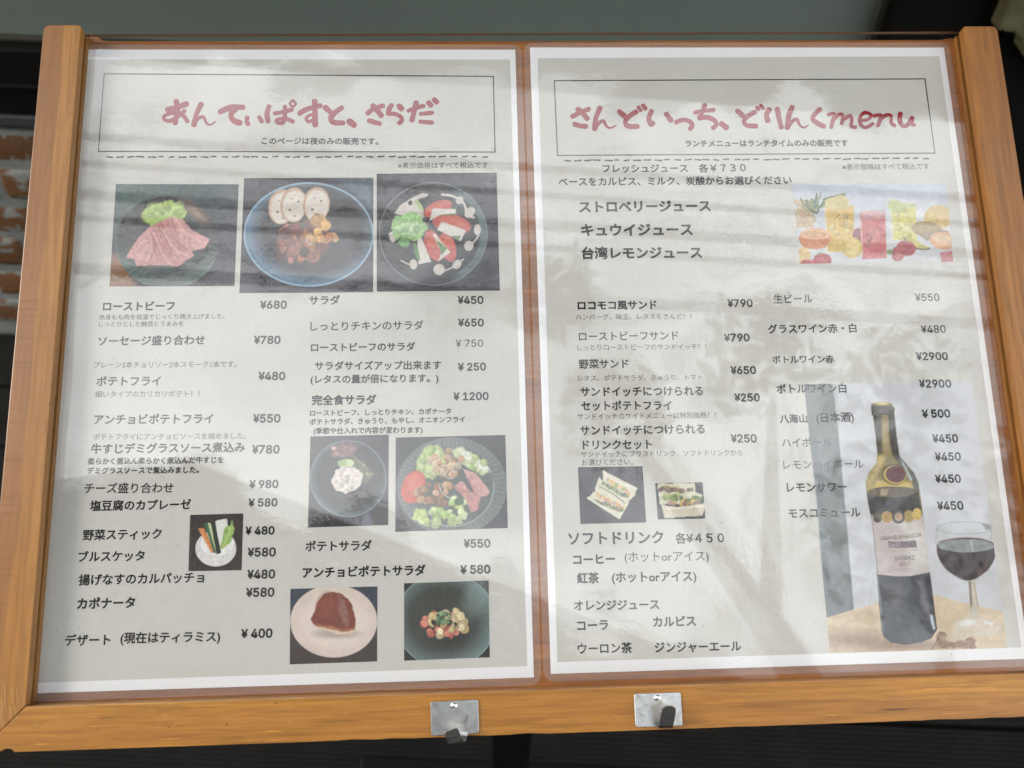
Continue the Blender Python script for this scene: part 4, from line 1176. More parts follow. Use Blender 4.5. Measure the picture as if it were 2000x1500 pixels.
p.poly([(x + 2, y + 4) for x, y in mp(C4, MEAT)], (30, 28, 30), 8, 1, 0, 5, 8, .6)
p.poly(mp(C4, MEAT), (206, 132, 128), 1.5, 2, .16, 6)
for sl, cc in (([(740, 415), (830, 440), (900, 520), (1035, 590), (1000, 660), (880, 680), (800, 620)], (214, 146, 140)), ([(640, 480), (720, 470), (800, 640), (920, 720), (860, 750), (740, 690)], (206, 130, 126)),
               ([(560, 510), (640, 480), (720, 690), (800, 790), (650, 790), (600, 700)], (196, 120, 116)), ([(520, 540), (580, 500), (600, 700), (560, 760), (385, 730), (450, 620)], (212, 144, 138))):
    p.poly(mp(C4, sl), cc, 2.0, 2, .2, 5)
for ln in ([(735, 430), (790, 560), (800, 620), (880, 680)], [(640, 490), (700, 600), (740, 690), (800, 740)], [(570, 520), (610, 640), (570, 760)], [(660, 460), (690, 540), (720, 640)]):
    p.line(mp(C4, ln), 1.6, (150, 82, 78), 2.0, 1, .8)
for ln in ([(770, 430), (850, 540), (1000, 620)], [(680, 520), (740, 640), (880, 730)], [(600, 540), (660, 680), (720, 780)], [(480, 640), (540, 600)]):
    p.line(mp(C4, ln), 3, (232, 178, 170), 3, 2, .8)
p.build('roast beef slices with lettuce on a dark plate')

# 2 caponata with bread in a blue bowl
p = Pic('L', [(476.8, 348), (729.3, 347), (728.8, 570.8), (467.5, 572.5)], 200)
p.grad((54, 52, 60), (58, 52, 60), (1, 0))
p.poly([(640, 345), (735, 345), (735, 420), (700, 400)], (98, 122, 140), 30, 6, .2, 12, 8, .8)
p.ell(603, 458, 127, 102, (96, 134, 164), 0, 1.5)
p.ell(612, 449, 112, 92, (46, 42, 46), 0, 26, 0, .12, 14)
p.ring(603, 458, 127, 102, 3.2, (146, 186, 214), 1.4, .95)
p.ring(603, 458, 121, 97, 2, (60, 84, 104), 1.6, .5, (30, 180))
for cx, cy in ((550, 404), (574, 400), (618, 399)):
    p.ell(cx + 1, cy + 2, 26, 34, (70, 50, 40), 8, 5, 1, 0, 5, 8, .5)
    p.ell(cx, cy, 26, 34, (206, 162, 126), 6, 1.4, 1.2, .1)
    p.ell(cx + 1, cy + 2, 23, 30, (226, 214, 200), 6, 3, 1, .07, 7)
    for k, (a, b) in enumerate(((-8, 10), (9, -6), (2, 22), (-4, -12))):
        p.ell(cx + a, cy + b, 2.6 - .4 * k, 2.0 - .2 * k, (96, 78, 64), 20, 1.4)
p.ell(592, 474, 52, 38, (112, 58, 44), 0, 5, 7, .3, 6)
p.blobs(44, 590, 472, 46, 34, [(128, 64, 44), (166, 92, 54), (96, 48, 40), (186, 104, 72), (150, 74, 54)], 8, 16, 5, 1.6, 1.0, 3.5)
p.blobs(15, 622, 458, 34, 30, [(214, 150, 62), (226, 168, 84), (206, 132, 56), (190, 112, 50)], 7, 13, 9, 1.6, 1.0, 3.5)
p.blobs(8, 580, 500, 40, 12, [(84, 42, 38), (150, 84, 74), (170, 96, 80)], 6, 12, 12)
p.line([(608, 455), (598, 470), (610, 478)], 1.5, (210, 210, 214), 1.4); p.ell(592, 441, 7, 4, (60, 92, 60), 0, 2, 1)
p.build('sliced bread and stewed vegetables in a blue bowl')

# 3 tomato and tofu salad with dressing on a glass plate
p = Pic('L', [(735.8, 339.5), (970, 337), (976.3, 567.5), (735.8, 569.5)], 190)
p.fill((56, 54, 60), .16, 18)
p.ell(846, 457, 105, 100, (50, 49, 52), 0, 2)
p.ring(846, 457, 106, 101, 14, (92, 116, 116), 4, .85, (290, 70))
p.ring(846, 457, 106, 101, 1.8, (128, 140, 144), 1.2, .8)
SAU = (206, 196, 186)
p.poly(mp(C5, [(880, 385), (930, 320), (1010, 270), (1100, 225), (1150, 235), (1130, 260), (1060, 275), (1110, 360), (1120, 420), (1000, 420)]), SAU, 1.5, 1.5, .1)
p.ell(*C5((1005, 305)), 4, 5, (44, 44, 40), 20)
p.line(mp(C5, [(1255, 240), (1330, 250), (1390, 280), (1430, 320), (1450, 390), (1500, 420)]), 5, SAU); p.ell(*C5((1470, 380)), 9, 12, SAU, 40); p.ell(*C5((1390, 285)), 7, 8, SAU, 40)
p.ell(*C5((1530, 515)), 7, 11, SAU); p.line(mp(C5, [(1540, 560), (1510, 600), (1480, 630)]), 3, SAU); p.ell(*C5((1462, 640)), 9, 10, SAU)
p.ell(*C5((870, 570)), 8, 10, SAU, 0, 1.2, 3); p.ell(*C5((1030, 785)), 8, 10, SAU); p.line(mp(C5, [(935, 755), (980, 780), (1020, 790)]), 3, SAU)
p.ell(*C5((1230, 825)), 11, 11, SAU); p.line(mp(C5, [(1270, 835), (1330, 810), (1420, 745)]), 3, SAU); p.ell(*C5((1370, 785)), 8, 10, SAU, 40)
p.ell(*C5((1000, 490)), 34, 28, (150, 204, 116), 0, 2, 7, .25, 5, 9)
p.ell(*C5((960, 610)), 11, 10, (96, 158, 84), 0, 2, 4, .2); p.poly(mp(C5, [(1030, 270), (1090, 310), (1110, 370), (1070, 350)]), (170, 204, 122), 1.5, 1)
p.blobs(16, *C5((985, 480)), 26, 20, [(176, 220, 140), (140, 194, 110), (204, 232, 176)], 4, 8, 4, 3, .6)
def tom(cx, cy, rx, ry, an):
    p.ell(cx, cy + 2, rx, ry, (40, 30, 30), an, 5, 0, 0, 5, 8, .6)
    p.ell(cx, cy, rx, ry, (208, 84, 70), an, 1.5, 1.2, .14); p.ell(cx, cy - ry * .25, rx * .75, ry * .4, (228, 112, 92), an, 4, 1, .1, 5, 8, .8)
tom(*C5((1222, 350)), 29, 15, -22); tom(*C5((1330, 470)), 38, 19, 12); tom(*C5((1190, 640)), 17, 32, -20); tom(*C5((1300, 650)), 15, 30, -16)
for pl in ([(1180, 348), (1362, 352), (1362, 390), (1240, 400), (1155, 445)], [(1250, 450), (1440, 520), (1400, 605), (1330, 570), (1215, 515)], [(1060, 590), (1095, 580), (1170, 765), (1070, 785)], [(1180, 550), (1200, 545), (1320, 690), (1220, 765), (1250, 690)]):
    p.poly(mp(C5, pl), (222, 216, 206), 1.2, .6, .06)
for pl in ([(1240, 400), (1362, 385), (1350, 402)], [(1320, 568), (1405, 560), (1380, 598)], [(1020, 610), (1060, 640), (1085, 750), (1055, 745)], [(1215, 600), (1300, 660), (1250, 710)]):
    p.poly(mp(C5, pl), (92, 140, 62), 1.5, 1, .2)
p.build('tomato and white tofu salad with dressing dots')

# 4 potato salad on a dark plate
p = Pic('L', [(606.3, 852.5), (759.3, 848.8), (758.3, 1025.5), (601.3, 1030.5)], 130)
p.grad((62, 52, 58), (46, 42, 44), (0, 1))
p.ell(*C9((480, 460)), 75, 75, (84, 106, 112), 0, 1.4); p.ell(*C9((490, 445)), 70, 69, (44, 42, 42), 0, 16, 0, .08, 12)
p.ring(*C9((480, 460)), 75, 75, 1.6, (134, 150, 152), 1.2, .8)
p.poly(mp(C9, [(640, 720), (760, 660), (800, 640), (800, 830), (690, 830)]), (50, 44, 46), 2, 2, .3, 4); p.poly(mp(C9, [(590, 760), (640, 720), (680, 830), (590, 830)]), (84, 90, 108), 3, 1)
p.poly(mp(C9, [(340, 290), (360, 230), (440, 175), (480, 200), (500, 150), (520, 200), (555, 215), (520, 290), (420, 290)]), (128, 84, 80), 2, 3, .35, 4)
p.blobs(10, *C9((440, 245)), 20, 12, [(160, 116, 108), (112, 70, 66), (178, 140, 128)], 3, 6, 6)
p.poly(mp(C9, [(520, 280), (600, 330), (680, 420), (640, 490), (590, 490), (540, 380)]), (96, 102, 62), 2, 3, .35, 4); p.blobs(6, *C9((610, 410)), 12, 16, [(150, 160, 92), (90, 76, 62)], 3, 6, 8)
p.ell(*C9((460, 340)), 15, 9, (150, 178, 96), 0, 1.4, 2); p.ell(*C9((495, 340)), 8, 8, (196, 212, 150), 0, 1.4, .6)
p.ell(*C9((475, 480)), 31, 27, (34, 32, 32), 0, 8, 2, 0, 5, 8, .6); p.ell(*C9((472, 470)), 30, 25, (226, 214, 204), -12, 2, 6, .12, 4, 9)
p.blobs(26, *C9((470, 470)), 24, 20, [(238, 228, 220), (218, 202, 192), (226, 214, 204)], 3, 6, 13, 2.4, .6)
r_ = random.Random(4)
for _ in range(22): p.ell(C9((470, 470))[0] + r_.gauss(0, 12), C9((470, 470))[1] + r_.gauss(0, 10), .7, .7, (110, 84, 76), 0, 1)
p.build('mound of potato salad on a dark round plate')

# 5 mixed salad on a ribbed glass plate
p = Pic('L', [(773, 854.5), (987, 849.5), (991.8, 1031.3), (772, 1038.8)], 180)
p.grad((64, 66, 66), (58, 56, 60), (0, 1))
cx, cy = C9((1290, 520))
p.ell(cx, cy, 108, 96, (98, 106, 104), 0, 2)
an = np.arctan2(p.Y - cy, p.X - cx)
p.put(p.mell(cx, cy, 108, 96) * (1 - p.mell(cx, cy, 84, 78)) * (.5 + .5 * np.sin(an * 64)) * .35, (140, 150, 146))
p.ell(cx, cy, 82, 78, (88, 96, 92), 0, 3); p.ring(cx, cy, 83, 79, 2.4, (150, 178, 176), 1.6, .9, (-20, 150))
GR = [(176, 202, 112), (196, 216, 140), (152, 186, 92), (208, 224, 164)]
p.ell(*C9((1130, 330)), 28, 34, (170, 200, 112), 30, 2, 7, .25, 5, 9); p.blobs(16, *C9((1110, 320)), 22, 26, GR, 5, 9, 21, 2.5, .7)
p.ell(*C9((1430, 320)), 42, 15, (200, 214, 158), 32, 2, 5, .2); p.ell(*C9((1470, 320)), 36, 7, (228, 232, 214), 36, 2.5, 3); p.blobs(8, *C9((1500, 340)), 18, 14, GR, 4, 8, 22)
p.blobs(20, *C9((1200, 760)), 50, 16, GR, 6, 11, 23, 2, .9, 3); p.blobs(12, *C9((1340, 700)), 18, 24, GR, 5, 9, 24, 2, .9, 3)
p.poly(mp(C9, [(975, 780), (1010, 690), (1080, 700), (1120, 800)]), (186, 208, 116), 2, 3, .2)
p.ell(*C9((990, 525)), 23, 33, (218, 84, 62), 22, 1.6, 1.5, .12); p.ell(*C9((1000, 500)), 15, 20, (232, 120, 92), 22, 8, 2, .1, 5, 8, .8)
p.poly(mp(C9, [(1370, 380), (1480, 420), (1590, 560), (1560, 600), (1480, 600), (1420, 480)]), (214, 154, 148), 1.6, 2, .16); p.poly(mp(C9, [(1300, 520), (1370, 480), (1440, 560), (1510, 600), (1500, 700), (1440, 730), (1400, 620)]), (206, 140, 134), 1.6, 2, .18)
p.line(mp(C9, [(1420, 470), (1470, 570), (1500, 600)]), 2, (160, 84, 88), 2, 1, .7)
p.blobs(30, *C9((1250, 340)), 32, 26, [(226, 186, 142), (214, 162, 116), (234, 204, 170), (206, 150, 110)], 4, 9, 31, 2.4, .75, 3)
p.blobs(22, *C9((1170, 580)), 38, 22, [(176, 128, 82), (196, 150, 104), (146, 100, 66), (120, 84, 58), (204, 160, 122)], 5, 9, 33)
for k in range(16):
    rr = random.Random(k); a = C9((1240 + rr.uniform(-110, 110), 340 + rr.uniform(-80, 160))); t = rr.uniform(0, 6.28)
    p.line([a, (a[0] + 12 * math.cos(t), a[1] + 8 * math.sin(t)), (a[0] + 20 * math.cos(t + .6), a[1] + 16 * math.sin(t + .6))], 1.1, (240, 220, 192), 1.4, 0, .8)
p.ell(*C9((1345, 640)), 9, 8, (70, 96, 66), 0, 2, 3, .3); p.line(mp(C9, [(1190, 510), (1220, 580), (1300, 620)]), 1.4, (232, 214, 190), 1.2)
p.build('mixed salad with tomato and beef on a glass plate')

# 6 vegetable sticks in a white bowl
p = Pic('L', [(371.4, 1005.7), (475.3, 1002.6), (472, 1113.8), (367.9, 1115.7)], 110)
p.fill((54, 44, 42), .12, 10)
p.ell(*C8((1368, 985)), 40, 35, (226, 224, 220), 0, 1.2); p.ell(*C8((1380, 945)), 35, 23, (238, 238, 236), 0, 2); p.ring(*C8((1380, 945)), 35, 23, 1.4, (176, 178, 180), 1.2, .7, (150, 30)); p.ring(*C8((1372, 1010)), 34, 20, 1.2, (206, 204, 202), 1.4, .7, (20, 160))
p.poly(mp(C8, [(1222, 820), (1270, 812), (1360, 1010), (1335, 1025)]), (218, 122, 58), 1.1, .5, .14); p.poly(mp(C8, [(1222, 820), (1245, 815), (1340, 1015), (1332, 1022)]), (234, 150, 86), 1.6, .4)
p.poly(mp(C8, [(1268, 775), (1300, 770), (1375, 1020), (1355, 1025)]), (54, 112, 74), 1.1, .5, .15); p.poly(mp(C8, [(1300, 772), (1325, 770), (1385, 1020), (1372, 1022)]), (200, 216, 160), 1.1, .4)
p.poly(mp(C8, [(1325, 762), (1360, 758), (1412, 1020), (1375, 1032)]), (30, 44, 34), 1.1, .5, .2)
p.poly(mp(C8, [(1362, 760), (1400, 745), (1460, 738), (1470, 800), (1440, 900), (1402, 960)]), (232, 234, 226), 1.3, 1, .06)
p.poly(mp(C8, [(1450, 800), (1490, 790), (1505, 745), (1520, 820), (1500, 920), (1410, 1005), (1405, 960)]), (146, 186, 84), 1.4, 2, .25, 4); p.line(mp(C8, [(1490, 810), (1460, 900), (1415, 990)]), 2, (196, 218, 140), 1.6)
p.build('vegetable sticks standing in a white bowl')

# 7 tiramisu on a pale plate
p = Pic('L', [(567.2, 1150.1), (737.2, 1145.3), (736.7, 1291.9), (565.8, 1297.7)], 150)
p.grad((58, 66, 80), (66, 54, 48), (-.2, 1), .1, .8)
p.ell(*CB((570, 430)), 85, 71, (60, 56, 54), 0, 5, 0, 0, 5, 8, .7)
p.ell(*CB((570, 425)), 85, 71, (224, 204, 192), 0, 1.4, 0, .04, 14); p.ell(*CB((575, 430)), 66, 53, (232, 214, 202), 0, 14, 0, .03, 12)
p.ell(*CB((590, 515)), 40, 9, (176, 156, 146), 0, 8, 0, 0, 5, 8, .8)
p.poly(mp(CB, [(410, 400), (440, 470), (520, 500), (600, 520), (700, 520), (728, 480), (728, 430)]), (222, 198, 170), 1.6, 2, .14, 4)
p.poly(mp(CB, [(405, 405), (450, 290), (500, 225), (560, 210), (630, 225), (690, 280), (715, 340), (730, 430), (722, 480), (640, 500), (560, 470), (480, 465), (425, 450)]), (132, 64, 46), 1.6, 2.5, .12, 5)
p.poly(mp(CB, [(425, 440), (480, 455), (560, 460), (640, 490), (720, 470), (722, 490), (640, 505), (540, 480), (440, 462)]), (172, 104, 66), 2.6, 2, .25, 3)
p.ell(*CB((640, 350)), 9, 30, (158, 108, 104), -14, 6, 3, .2, 5, 8, .8); p.ell(*CB((520, 310)), 18, 22, (144, 72, 54), 20, 14)
p.build('brown tiramisu slice on a pale plate')

# 8 potato and anchovy salad in a green bowl
p = Pic('L', [(789.2, 1139.2), (954.4, 1133.8), (956.8, 1283.9), (789.2, 1290.5)], 150)
p.fill((44, 44, 42)); bx, by = CB((1390, 420))
p.ell(bx, by, 98, 92, (108, 136, 134), 0, 2); p.ell(bx - 6, by - 3, 82, 78, (64, 68, 62), 0, 36, 0, .06, 12); p.ring(bx, by, 99, 93, 2, (152, 172, 172), 1.4, .9)
p.put(p.mell(*CB((1620, 250)), 24, 40, 25, 22) * .5, (146, 170, 168)); p.ell(*CB((1390, 530)), 40, 22, (40, 42, 40), 0, 14, 0, 0, 5, 8, .6)
p.blobs(26, *CB((1380, 440)), 40, 34, [(206, 108, 92), (190, 84, 74), (222, 140, 112), (214, 120, 96)], 5, 9, 41)
p.blobs(24, *CB((1390, 440)), 40, 30, [(226, 200, 144), (236, 216, 172), (212, 182, 124), (230, 208, 158)], 6, 11, 43)
p.blobs(9, *CB((1370, 400)), 30, 22, [(48, 42, 48), (66, 56, 62)], 3, 6, 44)
p.blobs(16, *CB((1370, 410)), 15, 12, [(74, 120, 74), (96, 146, 92), (120, 164, 116)], 2.4, 5, 45)
p.build('diced potato salad in a green bowl')

# 9 fruit juices
p = Pic('R', [(1547.5, 361), (1847.5, 358.8), (1861.8, 511.3), (1562.5, 515)], 220)
p.grad((196, 206, 222), (206, 208, 212), (0, 1))
p.ell(*CJ((1150, 440)), 60, 30, (222, 224, 226), 0, 30)
for i in range(5):
    for j in range(4):
        x, y = CJ((225 + j * 38 + (i % 2) * 18, 300 + i * 44)); p.ell(x, y, 5.4, 6.2, (190, 158, 112), 0, 1.6, 1, .2); p.ell(x, y, 2, 2.4, (220, 192, 146), 0, 2)
for a in range(18):
    rr = random.Random(a); t = math.radians(rr.uniform(-165, -15)); L = rr.uniform(18, 46); b = CJ((370 + rr.uniform(-20, 20), 350 + rr.uniform(-10, 40)))
    p.line([b, (b[0] + L * .6 * math.cos(t), b[1] + L * .4 * math.sin(t)), (b[0] + L * math.cos(t) + 4, b[1] + L * .7 * math.sin(t) - 3)], 2.6, rr.choice([(70, 100, 62), (96, 124, 78), (120, 142, 92), (150, 150, 84)]), 1.4, .4)
for q in (0, 1):
    b = CJ((430, 280)); p.line([b, CJ((500, 260)), CJ((600, 235 + 15 * q))], 4 - q, (92, 118, 72) if q else (140, 132, 66), 1.4, .6)
def glass(x0, x1, y0, y1, col, top, dk, seed):
    q = mp(CJ, [(x0, y0), (x1, y0 - 6), (x1 + 14, y1 - 8), (x0 + 22, y1)])
    p.poly(q, col, 1.4, .5, .10, 5); c0 = CJ(((x0 + x1) / 2, y0 + 6)); p.ell(*c0, (x1 - x0) / 8, 6, top, 0, 2, 1)
    p.blobs(12, *CJ(((x0 + x1) / 2 + 8, (y0 + y1) / 2 + 10)), (x1 - x0) / 10, (y1 - y0) / 10, dk, 3.5, 7, seed, 2.4, .7)
    p.line(mp(CJ, [(x0 + 8, y0 + 20), (x0 + 24, y1 - 20)]), 2.4, (240, 236, 226), 2, 0, .6)
glass(440, 668, 330, 690, (226, 184, 78), (214, 190, 110), [(232, 196, 92), (222, 172, 60), (236, 206, 130)], 51); p.ell(*CJ((540, 300)), 24, 12, (214, 196, 116), -8, 2, 3)
for a in ((540, 410), (560, 430), (620, 420), (555, 400)): p.ell(*CJ(a), 1.3, 1.3, (70, 60, 40))
p.ell(*CJ((705, 560)), 11, 14, (150, 60, 68), 0, 2, 1)
glass(715, 915, 385, 745, (214, 96, 96), (222, 160, 158), [(226, 120, 116), (200, 66, 72), (232, 160, 154), (208, 84, 84)], 52); p.poly(mp(CJ, [(715, 370), (915, 360), (922, 430), (730, 440)]), (216, 170, 170), 3, 1, .2, 4, 8, .7)
glass(955, 1150, 320, 600, (222, 214, 110), (200, 208, 140), [(228, 220, 120), (212, 204, 96), (232, 228, 156)], 53); p.ell(*CJ((1000, 330)), 18, 12, (190, 202, 120), 20, 3, 4)
p.ell(*CJ((1330, 420)), 28, 24, (222, 190, 110), 0, 2, 1); p.ell(*CJ((1240, 510)), 30, 15, (170, 142, 84), 5, 2, 1.5, .15); p.poly(mp(CJ, [(1160, 540), (1400, 520), (1420, 550), (1240, 600)]), (150, 124, 92), 4, 2, .1)
p.ell(*CJ((365, 585)), 31, 21, (226, 136, 88), 0, 1.6, 1); p.ell(*CJ((368, 550)), 29, 10, (232, 176, 112), 3, 1.6, .6); p.ell(*CJ((368, 550)), 23, 6.5, (216, 148, 82), 3, 2, 1, .2)
p.ell(*CJ((655, 655)), 21, 20, (216, 186, 84), 0, 1.6, 1); p.ell(*CJ((665, 650)), 15, 15, (232, 204, 112), 0, 4, 1, .12)
p.poly(mp(CJ, [(1055, 560), (1120, 570), (1200, 620), (1265, 655), (1200, 668), (1110, 640)]), (206, 196, 96), 1.4, 1, .2); p.line(mp(CJ, [(1060, 575), (1110, 640), (1200, 668), (1260, 662)]), 3, (120, 106, 76), 1.4)
p.ell(*CJ((1080, 660)), 19, 15, (176, 66, 74), 10, 1.6, 1.5, .2); p.ell(*CJ((1020, 700)), 13, 16, (190, 82, 86), 30, 1.6, 1.5, .2); p.ell(*CJ((950, 690)), 6, 5, (120, 150, 90), 0, 1.6, 2)
p.ell(*CJ((1370, 600)), 27, 17, (226, 158, 104), 8, 1.6, 1); p.ell(*CJ((1380, 590)), 22, 10, (232, 186, 136), 8, 2, 1, .12)
p.ell(*CJ((275, 715)), 14, 16, (222, 184, 96), 0, 1.6, 1); p.ell(*CJ((425, 755)), 18, 14, (184, 54, 60), 0, 1.6, 1, .2); p.ell(*CJ((310, 770)), 14, 6, (196, 80, 76), 0, 1.6); p.poly(mp(CJ, [(380, 700), (420, 690), (410, 715)]), (120, 150, 84), 1.2)
p.poly(mp(CJ, [(1345, 690), (1450, 680), (1450, 770), (1355, 770)]), (206, 116, 122), 2, 1.5, .2)
p.build('row of fruit juices with pineapple and cut fruit')

# 10 and 11 sandwiches
p = Pic('R', [(1128.8, 912.5), (1255, 910.5), (1262, 1020.5), (1133.8, 1023.3)], 130)
p.fill((56, 54, 60), .08, 12)
for q, f, sd in (([(395, 155), (440, 180), (655, 290), (640, 350), (590, 400), (400, 290), (390, 230)], (350, 215), 61), ([(330, 290), (360, 205), (400, 250), (600, 340), (590, 420), (560, 470), (330, 330)], None, 62), ([(275, 370), (320, 320), (440, 370), (580, 410), (550, 490), (520, 530)], None, 63)):
    p.poly(mp(CS, q), (222, 216, 188), 1.4, 1, .08)
for (a, b), sd, pal in ((((430, 225), (590, 330)), 1, [(218, 160, 96), (198, 140, 140), (150, 168, 104), (228, 196, 120)]), (((400, 260), (570, 360)), 2, [(110, 130, 82), (140, 158, 108), (96, 110, 76)]), (((350, 350), (540, 440)), 3, [(226, 170, 90), (190, 140, 140), (232, 200, 130)]), (((330, 390), (530, 470)), 4, [(116, 140, 86), (150, 110, 104), (100, 124, 74)])):
    rr = random.Random(sd)
    for k in range(16):
        t = k / 15; x, y = CS((a[0] + (b[0] - a[0]) * t, a[1] + (b[1] - a[1]) * t)); c = rr.choice(pal)
        p.ell(x + rr.uniform(-2, 2), y + rr.uniform(-2, 2), rr.uniform(3, 5), rr.uniform(2.4, 4), c, rr.uniform(0, 90), 1.8, 1.2, .2)
p.line(mp(CS, [(360, 280), (470, 340), (560, 410)]), 1.6, (96, 92, 80), 1.4); p.line(mp(CS, [(275, 370), (400, 450), (520, 525)]), 5, (226, 222, 198), 1.4, .6); p.line(mp(CS, [(395, 165), (500, 240), (650, 300)]), 5, (230, 226, 204), 1.4, .6)
p.build('cut sandwich halves on a black ground')
p = Pic('R', [(1279.5, 943.8), (1372, 941.8), (1378.3, 1013), (1285, 1014.5)], 100)
p.fill((60, 60, 72), .08)
p.poly(mp(CS, [(815, 260), (1105, 250), (1115, 320), (1170, 350), (1150, 420), (840, 420)]), (216, 212, 180), 2, 2, .1)
p.blobs(16, *CS((960, 300)), 34, 5, [(150, 120, 112), (190, 150, 110), (128, 104, 100), (222, 180, 110)], 3, 6, 71); p.blobs(14, *CS((1010, 370)), 38, 7, [(136, 160, 84), (106, 128, 74), (170, 188, 110)], 4, 7, 72); p.blobs(14, *CS((1020, 410)), 28, 5, [(176, 134, 110), (226, 178, 96), (150, 118, 110)], 3, 6, 73)
p.poly(mp(CS, [(845, 425), (1000, 445), (1180, 410), (1190, 450), (1165, 510), (870, 530)]), (214, 204, 178), 1.6, 1.5, .08); p.poly(mp(CS, [(880, 445), (1180, 425), (1180, 440), (890, 462)]), (236, 230, 214), 3, 1)
p.build('thick sandwich in a pale wrapper')

# 12 wine bottle and glass
p = Pic('R', [(1570.5, 750.3), (1898.6, 745), (1967.5, 1265.5), (1621.3, 1275.8)], 290)
p.fill((206, 209, 215), .03, 40)
p.poly(mp(W1, [(40, 220), (300, 225), (350, 640)]) + mp(W2, [(420, 130), (490, 960), (240, 1035), (165, 10)]), (124, 132, 134), 2.5, 0, .08, 20)
p.poly(mp(W1, [(40, 220), (110, 222), (190, 1000)]) + mp(W2, [(290, 800), (300, 1010), (240, 1035), (165, 10)]), (108, 116, 122), 10, 0, .06, 12, 8, .7)
p.poly(mp(W1, [(300, 225), (330, 560), (120, 800), (60, 225)]), (112, 120, 116), 24, 4, .1, 10, 8, .6)
TBL = mp(W2, [(240, 1032), (700, 895), (980, 860), (1220, 830), (1500, 905), (1900, 990), (1910, 1400), (240, 1400)])
p.poly(TBL, (222, 198, 162), 2, 0, .08, 9)
p.put(p.mpoly(TBL) * np.clip(fbm(p.X / 60, p.Y / 7, 4) * 2 - 1, 0, 1) * .35, (190, 150, 108))
p.ell(*W2((560, 1230)), 90, 14, (150, 118, 100), 3, 26, 3, .1, 8, 8, .8); p.ell(*W2((1000, 1275)), 70, 8, (150, 116, 96), 0, 12, 2, .1, 8, 8, .7)
BOT = mp(W1, [(645, 415), (650, 400), (740, 385), (825, 400), (835, 430), (850, 440), (848, 500), (870, 700), (895, 870), (950, 930), (1020, 1010), (1060, 1100), (1090, 1280)]) + mp(W2, [(1110, 200), (1160, 600), (1205, 950), (1228, 1130), (1180, 1210), (1080, 1250), (950, 1268), (820, 1250), (755, 1200), (735, 1140), (715, 940), (690, 560), (655, 200)]) + mp(W1, [(610, 1250), (595, 1100), (625, 1010), (690, 930), (700, 860), (685, 700), (660, 510), (648, 500)])
bm_ = p.mpoly(BOT, 1.5)
p.put(bm_, (128, 110, 44), .14, 9)
DKG = (44, 40, 36)
def inb(m, col, tex=.08, ts=6): p.put(np.minimum(m, bm_), col, tex, ts)
inb(p.mpoly(mp(W1, [(645, 420), (720, 430), (735, 540), (735, 720), (740, 860), (700, 930), (600, 900), (600, 420)]), 5), (62, 54, 36), .2)
inb(p.mpoly(mp(W1, [(790, 430), (860, 430), (900, 870), (960, 940), (860, 900), (815, 820), (800, 600)]), 4), (52, 46, 38), .2)
inb(p.mpoly(mp(W1, [(735, 540), (795, 540), (800, 700), (830, 850), (760, 900), (745, 750)]), 4), (160, 138, 84), .12)
inb(p.mpoly(mp(W1, [(645, 415), (850, 425), (850, 500), (650, 505)]), 2), (66, 56, 44), .3, 3)
inb(p.mpoly(mp(W1, [(860, 900), (900, 880), (1030, 1020), (1090, 1200), (1020, 1150), (960, 1010)]), 5), (92, 96, 92), .3, 5)
inb(p.mpoly(mp(W1, [(900, 880), (920, 910), (970, 1000), (1010, 1080), (990, 1090), (940, 980)]), 3), (186, 202, 206))
inb(p.mpoly(mp(W1, [(600, 1010), (700, 940), (760, 930), (680, 1060), (640, 1180), (600, 1200)]), 8), (178, 154, 78), .15)
inb(p.mell(*W1((720, 900)), 9, 12, 30, 8), (196, 168, 84)); inb(p.mpoly(mp(W1, [(690, 1080), (1000, 1090), (1010, 1150), (620, 1190)]), 8), (206, 172, 70))
inb(p.mell(*W1((740, 388)), 20, 4.5), (196, 176, 84)); inb(p.mell(*W1((745, 402)), 11, 2.5), (220, 202, 110))
p.ell(*W1((850, 1032)), 24, 20, (70, 54, 36), 5, 2); p.ell(*W1((855, 1034)), 23, 18, (200, 172, 84), 5, 2); p.ell(*W1((862, 1028)), 19.5, 16, (112, 64, 70), 5, 1.4)
inb(p.mell(*W1((835, 1190)), 50, 11, 0, 1.6), (96, 82, 58)); inb(p.mpoly(mp(W1, [(730, 1160), (800, 1160), (780, 1220), (720, 1220)]), 4), (160, 136, 92)); p.ring(*W1((835, 1190)), 51, 11.5, 1.4, (70, 56, 34), 1.2, .9, (180, 360))
inb(p.mpoly(mp(W1, [(600, 1200), (700, 1228), (840, 1236), (960, 1226), (1060, 1190), (1120, 1500), (600, 1500)]), 1.6), DKG, .1)
inb(p.mpoly(mp(W2, [(630, 120), (1110, 120), (1170, 630), (1000, 660), (860, 662), (690, 645)]), 1.6), (200, 188, 186), .05, 10)
inb(p.mpoly(mp(W2, [(940, 200), (1060, 190), (1130, 260), (1150, 560), (1000, 600), (960, 400)]), 30, 6), (226, 220, 212))
inb(p.mpoly(mp(W2, [(630, 110), (650, 110), (705, 645), (690, 645)]), 1.6), (150, 140, 144))
for (x, y, rx, ry, c) in ((700, 135, 9, 11, (86, 74, 54)), (785, 135, 11.5, 11.5, (186, 148, 84)), (975, 130, 11, 12, (176, 146, 72)), (1050, 110, 9, 12, (214, 180, 72)), (885, 135, 12.5, 13, (72, 68, 74)), (885, 135, 8, 8.5, (182, 150, 120))):
    inb(p.mell(*W2((x, y)), rx, ry, 0, 1.4), c, .15, 3)
inb(p.mpoly(mp(W2, [(690, 645), (860, 664), (1000, 660), (1165, 625), (1250, 1140), (1200, 1300), (700, 1300)]), 1.6), (62, 64, 72), .1, 14)
